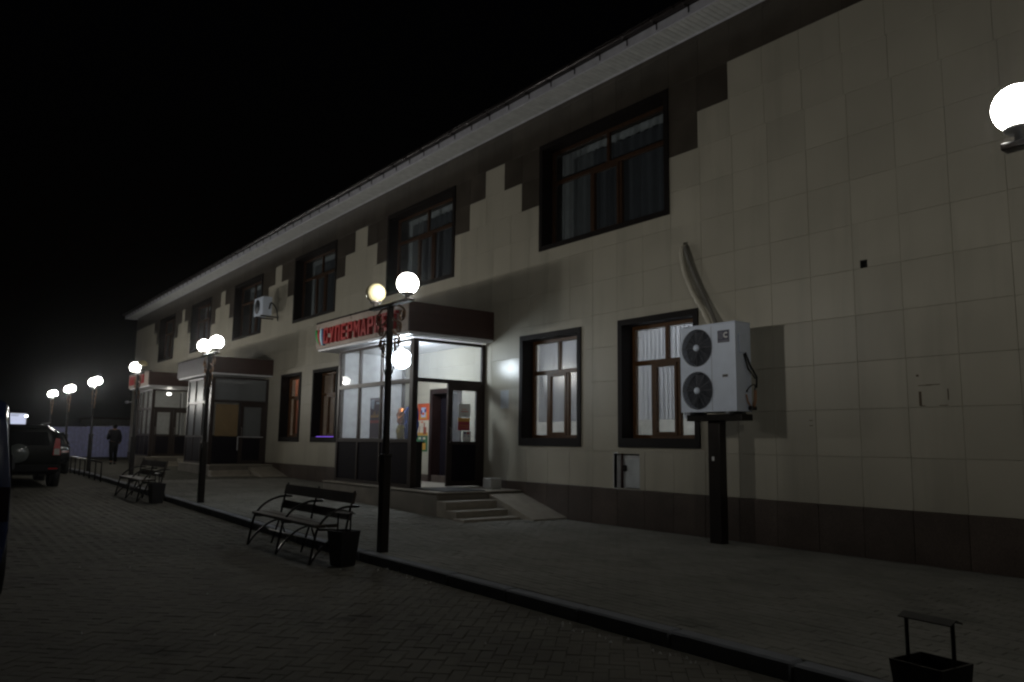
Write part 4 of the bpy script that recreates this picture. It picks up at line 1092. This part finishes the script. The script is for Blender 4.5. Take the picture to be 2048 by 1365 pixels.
# ------------------------------------------------------------------ vehicles
tyre = mat('black_tyre', (.015, .015, .015), .8); rim = mat('grey_rim', (.3, .3, .32), .35, metal=.7)
cglass = mat('dark_car_glass', (.008, .009, .010), .06)
def car(name, L, W, stations, paint, spec):
    """body lofted through stations (x, z_bottom, z_belt, z_roof, half width low, half width roof); tail at x=0, nose at -L"""
    r = empty(name)
    b = MB(); prof = []
    for (x, zb, zw, zr, hw, hr) in stations:
        ringp = [(-hw*.86, zb), (-hw*.98, zb+.10), (-hw, zb+.30), (-hw*.985, zw), (-hr-.03*(zr > zw+.1), zr-.10*(zr > zw+.1)-.0), (-hr*.82, zr),
                 (hr*.82, zr), (hr+.03*(zr > zw+.1), zr-.10*(zr > zw+.1)), (hw*.985, zw), (hw, zb+.30), (hw*.98, zb+.10), (hw*.86, zb)]
        prof.append([(x, y, z) for y, z in ringp])
    n = 12; vs = [v for p in prof for v in p]; fs = []
    for i in range(len(prof)-1):
        for k in range(n): fs.append((i*n+k, i*n+(k+1) % n, (i+1)*n+(k+1) % n, (i+1)*n+k))
    fs += [tuple(range(n)), tuple(reversed(range((len(prof)-1)*n, len(prof)*n)))]
    b.add(vs, fs, True); body = b.build('body', paint, r)
    md = body.modifiers.new('bevel', 'BEVEL'); md.width = .035; md.segments = 3; md.limit_method = 'ANGLE'; md.angle_limit = math.radians(28)
    for x in spec['axles']:
        for s in (-1, 1):
            y = s*(W/2-.10); R = spec['R']
            w = MB().lathe([(R*.62, -.10), (R*.92, -.11), (R, -.08), (R, .08), (R*.92, .11), (R*.62, .10)], (x, y, R), 24, 'y').build('wheel', tyre, r)
            MB().lathe([(0, s*.06), (R*.2, s*.07), (R*.30, s*.04), (R*.58, s*.055), (R*.63, s*.09), (R*.64, 0)], (x, y, R), 20, 'y').build('rim', rim, w)
            MB().lathe([(R*1.02, -.02), (R*1.16, -.02), (R*1.16, .125 if s > 0 else -.125), (R*1.02, .125 if s > 0 else -.125)], (x, y, R), 24, 'y').build('wheel_arch', M['black'], r)
    return r, body
def quad(nm, pts, m, parent, th=(0, 0, 0)):
    t = Vector(th); P = [Vector(p) for p in pts]
    n = len(P); vs = P+[p+t for p in P]
    fs = [tuple(range(n)), tuple(reversed(range(n, 2*n)))]+[(i, n+i, n+(i+1) % n, (i+1) % n) for i in range(n)]
    return MB().add(vs, fs).build(nm, m, parent)
paint_dark = mat('dark_green_black_paint', (.004, .005, .004), .25, spec=.07)
SUV = [(0.0, .42, .98, 1.00, .80, .74), (-.04, .36, .98, 1.50, .86, .66), (-.5, .30, .98, 1.58, .89, .69), (-1.4, .28, .97, 1.60, .90, .70), (-2.4, .28, .96, 1.56, .90, .69),
       (-2.75, .28, .95, 1.48, .90, .66), (-3.35, .28, .95, 1.02, .90, .70), (-4.1, .32, .86, .93, .88, .68), (-4.45, .40, .72, .78, .78, .60)]
suv, sb = car('parked_suv', 4.5, 1.8, SUV, paint_dark, dict(axles=(-.85, -3.55), R=.36))
R0 = .0
quad('rear_window', [(.006, -.58, 1.06), (.006, .58, 1.06), (-.035, .52, 1.40), (-.035, -.52, 1.40)], cglass, suv, (.012, 0, .002))
for s in (-1, 1):
    for xa, xb, xc, xd in ((-.35, -1.05, -1.05, -.45), (-1.12, -1.95, -1.95, -1.12), (-2.02, -3.05, -2.70, -2.02)):
        quad('side_window', [(xa, s*.885, 1.05), (xb, s*.885, 1.03), (xc, s*.745, 1.42), (xd, s*.745, 1.44)], cglass, suv, (0, s*.012, .002))
    tl = quad('tail_light', [(.0, s*.66, .82), (.0, s*.83, .82), (-.02, s*.80, 1.24), (-.02, s*.70, 1.24)], mat('red_lens', (.40, .004, .004), .2, spec=.2), suv, (.035, 0, 0))
    quad('indicator', [(.036, s*.68, .83), (.036, s*.81, .83), (.030, s*.80, .98), (.030, s*.69, .98)], mat('clear_lens', (.45, .45, .42), .12), tl, (.006, 0, 0))
    MB().tube([(-.35, s*.62, 1.60), (-.6, s*.63, 1.64), (-2.2, s*.62, 1.63), (-2.4, s*.61, 1.58)], .018, 6).build('roof_rail', M['iron'], suv)
    m_ = MB().bbox(-2.72, -2.52, s*1.07-.11, s*1.07+.11, 1.00, 1.16, .03).build('mirror', paint_dark, suv)
    quad('door_seam', [(-1.08, s*.905, .45), (-1.09, s*.905, .45), (-1.09, s*.893, .98), (-1.08, s*.893, .98)], M['black'], suv, (0, s*.002, 0))
    MB().bbox(-1.75, -1.60, s*.905-.01, s*.905+.015, .86, .89, .005).build('door_handle', M['black'], suv)
MB().bbox(-.02, .10, -.84, .84, .40, .58, .03).build('bumper', mat('dark_bumper', (.008, .008, .008), .6, spec=.1), suv)
for s in (-1, 1): MB().bbox(.10, .108, s*.68-.10, s*.68+.10, .47, .50, .003).build('reflector', mat('red_reflector', (.5, .01, .01), .15), suv)
sw = MB().lathe([(.23, .02), (.24, .12), (.21, .17), (.10, .185), (0, .185)], (.0, -.10, .86), 32, 'x').build('spare_wheel_cover', mat('pale_grey_cover', (.09, .10, .095), .14, coat=.4), suv)
suv.location = (-22.95, -7.32, rz_(-23)); tag(suv, 'dark sport utility vehicle parked along the kerb, rear end with red tail light showing', 'car', 'vehicles parked along the street')
HATCHB = [(0.0, .40, .85, .88, .76, .66), (-.05, .32, .90, 1.0, .82, .66), (-.45, .26, .90, 1.36, .85, .60), (-1.3, .24, .90, 1.46, .86, .62), (-2.2, .24, .89, 1.42, .86, .62), (-2.6, .24, .88, 1.30, .86, .60), (-3.2, .24, .86, .92, .86, .66), (-4.0, .30, .72, .80, .82, .62), (-4.2, .38, .62, .66, .72, .55)]
c2, c2b = car('parked_car', 4.2, 1.72, HATCHB, mat('black_car_paint', (.015, .016, .020), .16, coat=.8), dict(axles=(-.8, -3.35), R=.31))
quad('rear_window', [(-.055, -.55, .98), (-.055, .55, .98), (-.40, .48, 1.32), (-.40, -.48, 1.32)], cglass, c2, (.012, 0, .01))
for s in (-1, 1):
    for xa, xb, xc, xd in ((-.5, -1.5, -1.5, -.75), (-1.57, -2.95, -2.5, -1.57)):
        quad('side_window', [(xa, s*.852, .95), (xb, s*.852, .94), (xc, s*.672, 1.34), (xd, s*.672, 1.36)], cglass, c2, (0, s*.012, .002))
    quad('tail_light', [(-.02, s*.56, .70), (-.02, s*.78, .70), (-.05, s*.76, .88), (-.05, s*.60, .88)], mat('dark_red_lens', (.2, .01, .01), .15), c2, (.03, 0, 0))
    MB().bbox(-2.6, -2.42, s*1.0-.10, s*1.0+.10, .92, 1.06, .03).build('mirror', M['black'], c2)
c2.location = (-29.4, -6.15, rz_(-29)); tag(c2, 'dark car parked just ahead of the sport utility vehicle', 'car', 'vehicles parked along the street')
# van standing close on the left, only its corner in view
paint_blue = mat('blue_van_paint', (.012, .022, .075), .22, coat=.6)
VAN = [(0.0, .40, 1.0, 1.05, .78, .72), (-.03, .34, 1.02, 1.72, .84, .72), (-.25, .28, 1.02, 1.86, .85, .74), (-1.2, .26, 1.02, 1.90, .85, .75), (-2.7, .26, 1.01, 1.88, .85, .74), (-3.1, .26, 1.0, 1.74, .85, .70), (-3.75, .28, .98, 1.04, .84, .68), (-4.4, .34, .82, .88, .80, .62)]
van, vb = car('parked_van', 4.4, 1.7, VAN, paint_blue, dict(axles=(-.75, -3.6), R=.32))
quad('rear_window', [(.004, -.70, 1.06), (.004, .70, 1.06), (-.03, .66, 1.66), (-.03, -.66, 1.66)], cglass, van, (.012, 0, .002))
for s in (-1, 1):
    for xa, xb, xc, xd in ((-.25, -1.3, -1.3, -.3), (-1.36, -2.3, -2.3, -1.36), (-2.36, -3.45, -3.1, -2.36)):
        quad('side_window', [(xa, s*.838, 1.08), (xb, s*.838, 1.07), (xc, s*.775, 1.68), (xd, s*.775, 1.70)], cglass, van, (0, s*.012, .002))
    quad('tail_light', [(.0, s*.70, .72), (.0, s*.82, .72), (-.01, s*.82, 1.02), (-.01, s*.72, 1.02)], mat('van_dark_lens', (.02, .01, .02), .2), van, (.02, 0, 0))
    MB().bbox(-3.2, -3.0, s*1.0-.12, s*1.0+.12, 1.05, 1.25, .03).build('mirror', M['black'], van)
MB().bbox(-.02, .07, -.80, .80, .34, .52, .03).build('bumper', paint_blue, van)
van.location = (-8.3, -9.66, -.11); tag(van, 'dark blue van cut off by the left edge of the picture', 'van', 'vehicles parked along the street')

# ------------------------------------------------------------------ far end: fence, lit board, railing, sign, building
fm = mat('lavender_fence_sheet', (.52, .54, .88), .35, nvar=.15, vary=.12)
fence = empty('sheet_fence', (-50, 0, .27), 0, 'pale violet corrugated sheet fence closing the yard beyond the building', 'fence'); fo_ = tuple(fence.location)
pw_ = 1.1
for k in range(9):
    y0 = -6.0+k*pw_
    mb = MB(); n = 22; vs = []
    for i in range(n+1):
        yy = y0+pw_*i/n; xx = -50+(.02 if (i % 4) in (1, 2) else -.01)
        vs += [(xx, yy, .20), (xx, yy, 1.86+.035*k)]
    mb.add(vs, [(2*i, 2*i+2, 2*i+3, 2*i+1) for i in range(n)])
    s_ = mb.build('fence_sheet', fm, fence, fo_)
    MB().bbox(-50.09, -50.04, y0-.03, y0+.03, .1, 1.82, .005).build('post', M['iron'], fence, fo_)
fb_ = empty('far_house', (-80, 8, .2), 0, 'pale low building far beyond the fence', 'building'); fbo = tuple(fb_.location)
MB().box(-86, -80, 3.6, 16, 0, 3.05).build('wall', mat('far_pale_wall', (.35, .34, .3), .8), fb_, fbo)
MB().box(-86.2, -79.8, 3.4, 16.2, 3.05, 3.2).build('roof', M['roof'], fb_, fbo)
lb = empty('lit_board', (-45, -5.6, .27), 0, 'glowing white board standing above the parked sport utility vehicle', 'sign'); lbo = tuple(lb.location)
MB().bbox(-45.12, -45.0, -6.7, -5.06, 1.86, 2.52, .01).build('frame', M['iron'], lb, lbo)
MB().box(-44.999, -44.99, -6.66, -5.10, 1.90, 2.48).build('panel', emit('lit_board_face', (.72, .78, 1.0), 0.75), lb, lbo)
for k in range(9):
    yy = -5.78+.07*(k % 5)+.01*k; zz = 2.40-.05*(k//5)
    MB().box(-44.988, -44.984, yy, yy+.045, zz, zz+.03).build('print', M['ac_dark'], lb, lbo)
for y in (-6.5, -5.25): MB().bbox(-45.1, -45.02, y-.04, y+.04, .1, 1.86, .006).build('post', M['iron'], lb, lbo)
MB().lathe([(0, -.04), (.06, -.02), (.06, .02), (0, .04)], (-44.94, -5.10, 2.36), 12).build('spot_lamp', emit('board_spot', (.85, .9, 1), 25.0), lb, lbo)
rl = empty('low_railing', (-27.5, -5.15, gz(-27)), 0, 'low dark pipe railing along the kerb beyond the farther bench', 'railing'); rlo = tuple(rl.location)
za = gz(-27)
MB().tube([(-31.2, -5.15, za+.46), (-25.0, -5.15, za+.40)], .02, 8).build('top_rail', M['iron'], rl, rlo)
for k in range(8):
    x = -31.2+k*6.2/7; MB().tube([(x, -5.15, za-.2), (x, -5.15, za+.45-.008*k)], .022, 8).build('post', M['iron'], rl, rlo)

# ------------------------------------------------------------------ walking person seen from behind
pe = empty('person', (-36.0, -2.80, gz(-36)), 0, 'person in dark jacket and trousers walking away along the pavement, seen from behind', 'person')
def mk_skin(name, pts, edges, rad, m, parent, sub=2):
    bm = bmesh.new(); ly = bm.verts.layers.skin.verify()
    vs = [bm.verts.new(p) for p in pts]
    for a, b in edges: bm.edges.new((vs[a], vs[b]))
    for i, v in enumerate(vs):
        q = rad[i]; v[ly].radius = q if isinstance(q, tuple) else (q, q); v[ly].use_root = (i == 0)
    me_ = bpy.data.meshes.new(name); bm.to_mesh(me_); bm.free(); me_.materials.append(m)
    o = bpy.data.objects.new(name, me_); COL.objects.link(o); o.parent = parent
    md = o.modifiers.new('skin', 'SKIN'); md.use_smooth_shade = True
    s = o.modifiers.new('sub', 'SUBSURF'); s.levels = sub; s.render_levels = sub
    return o
H_ = 1.66/1.75
# local frame: walks toward -x; body axis along y = left/right
P_ = [(0,0,.95),(0,0,1.12),(-.01,0,1.32),(-.01,0,1.47),(-.02,0,1.54),(-.03,0,1.63),(-.03,0,1.70),
      (-.01,.17,1.43),(.03,.24,1.16),(-.10,.25,.96),(-.16,.245,.88),
      (-.01,-.17,1.43),(.02,-.25,1.17),(-.14,-.22,1.08),(-.24,-.15,1.16),
      (0,.09,.90),(-.10,.10,.50),(-.06,.10,.09),(-.17,.10,.04),
      (0,-.09,.90),(.06,-.10,.50),(.20,-.10,.13),(.12,-.10,.04)]
E_ = [(0,1),(1,2),(2,3),(3,4),(4,5),(5,6),(3,7),(7,8),(8,9),(9,10),(3,11),(11,12),(12,13),(13,14),(0,15),(15,16),(16,17),(17,18),(0,19),(19,20),(20,21),(21,22)]
R_ = [(.12,.15),(.12,.15),(.12,.17),(.08,.12),.05,.085,.07,.06,.045,.036,.035,.06,.045,.036,.035,.085,.06,.042,.035,.085,.06,.042,.035]
P_ = [(a*H_, b*H_, c*H_) for a, b, c in P_]
M['hair'] = mat('dark_hair', (.008, .007, .006), .8, spec=.1)
flesh = mat('skin_tone', (.28, .17, .12), .6); cloth_t = mat('dark_trousers', (.006, .006, .007), .9, spec=.08); cloth_j = mat('dark_jacket', (.007, .007, .009), .9, spec=.08, bump=.3, bscale=20)
mk_skin('body', P_, E_, R_, flesh, pe)
JP = [P_[i] for i in (0,1,2,3,7,8,9,11,12,13,4)]; JE = [(0,1),(1,2),(2,3),(3,4),(4,5),(5,6),(3,7),(7,8),(8,9),(3,10)]
mk_skin('jacket', JP, JE, [(.16,.20),(.155,.19),(.15,.21),(.10,.15),  .085,.068,.055,.085,.068,.055,.078], cloth_j, pe)
TP = [P_[i] for i in (0,15,16,17,19,20,21)]; TE = [(0,1),(1,2),(2,3),(0,4),(4,5),(5,6)]
mk_skin('trousers', TP, TE, [(.13,.15),.105,.082,.066,.105,.082,.066], cloth_t, pe)
mk_skin('hair', [(.01*H_,0,1.54*H_),(.0,0,1.61*H_),(-.02*H_,0,1.68*H_),(-.03*H_,0,1.715*H_)], [(0,1),(1,2),(2,3)], [.062,.092,.110,.094], M['hair'], pe)
for i0, i1 in ((17, 18), (21, 22)):
    a, b = Vector(P_[i0]), Vector(P_[i1]); a.z = min(a.z, .09); a.z = max(.055, a.z-.03); b.z = .045
    mk_skin('shoe', [a+Vector((.05, 0, -.005)), (a+b)/2, b+Vector((-.03, 0, 0))], [(0,1),(1,2)], [(.06,.06),(.062,.062),(.05,.055)], M['black'], pe, 1)


# ------------------------------------------------------------------ thin haze volume added to imitate lens glow round each lamp
hz = MB().box(-263, 263, -263, 263, -1.3, 13.0).build('haze', None); tag(hz, kind='stuff')
hm_ = bpy.data.materials.new('lens_glow_haze'); hm_.use_nodes = True; hn = hm_.node_tree
hn.nodes.remove(hn.nodes['Principled BSDF']); pv = hn.nodes.new('ShaderNodeVolumePrincipled')
pv.inputs['Color'].default_value = (.9, .92, .95, 1); pv.inputs['Density'].default_value = 0.00028; pv.inputs['Anisotropy'].default_value = 0.95
hn.links.new(pv.outputs['Volume'], hn.nodes['Material Output'].inputs['Volume']); hz.data.materials.append(hm_)
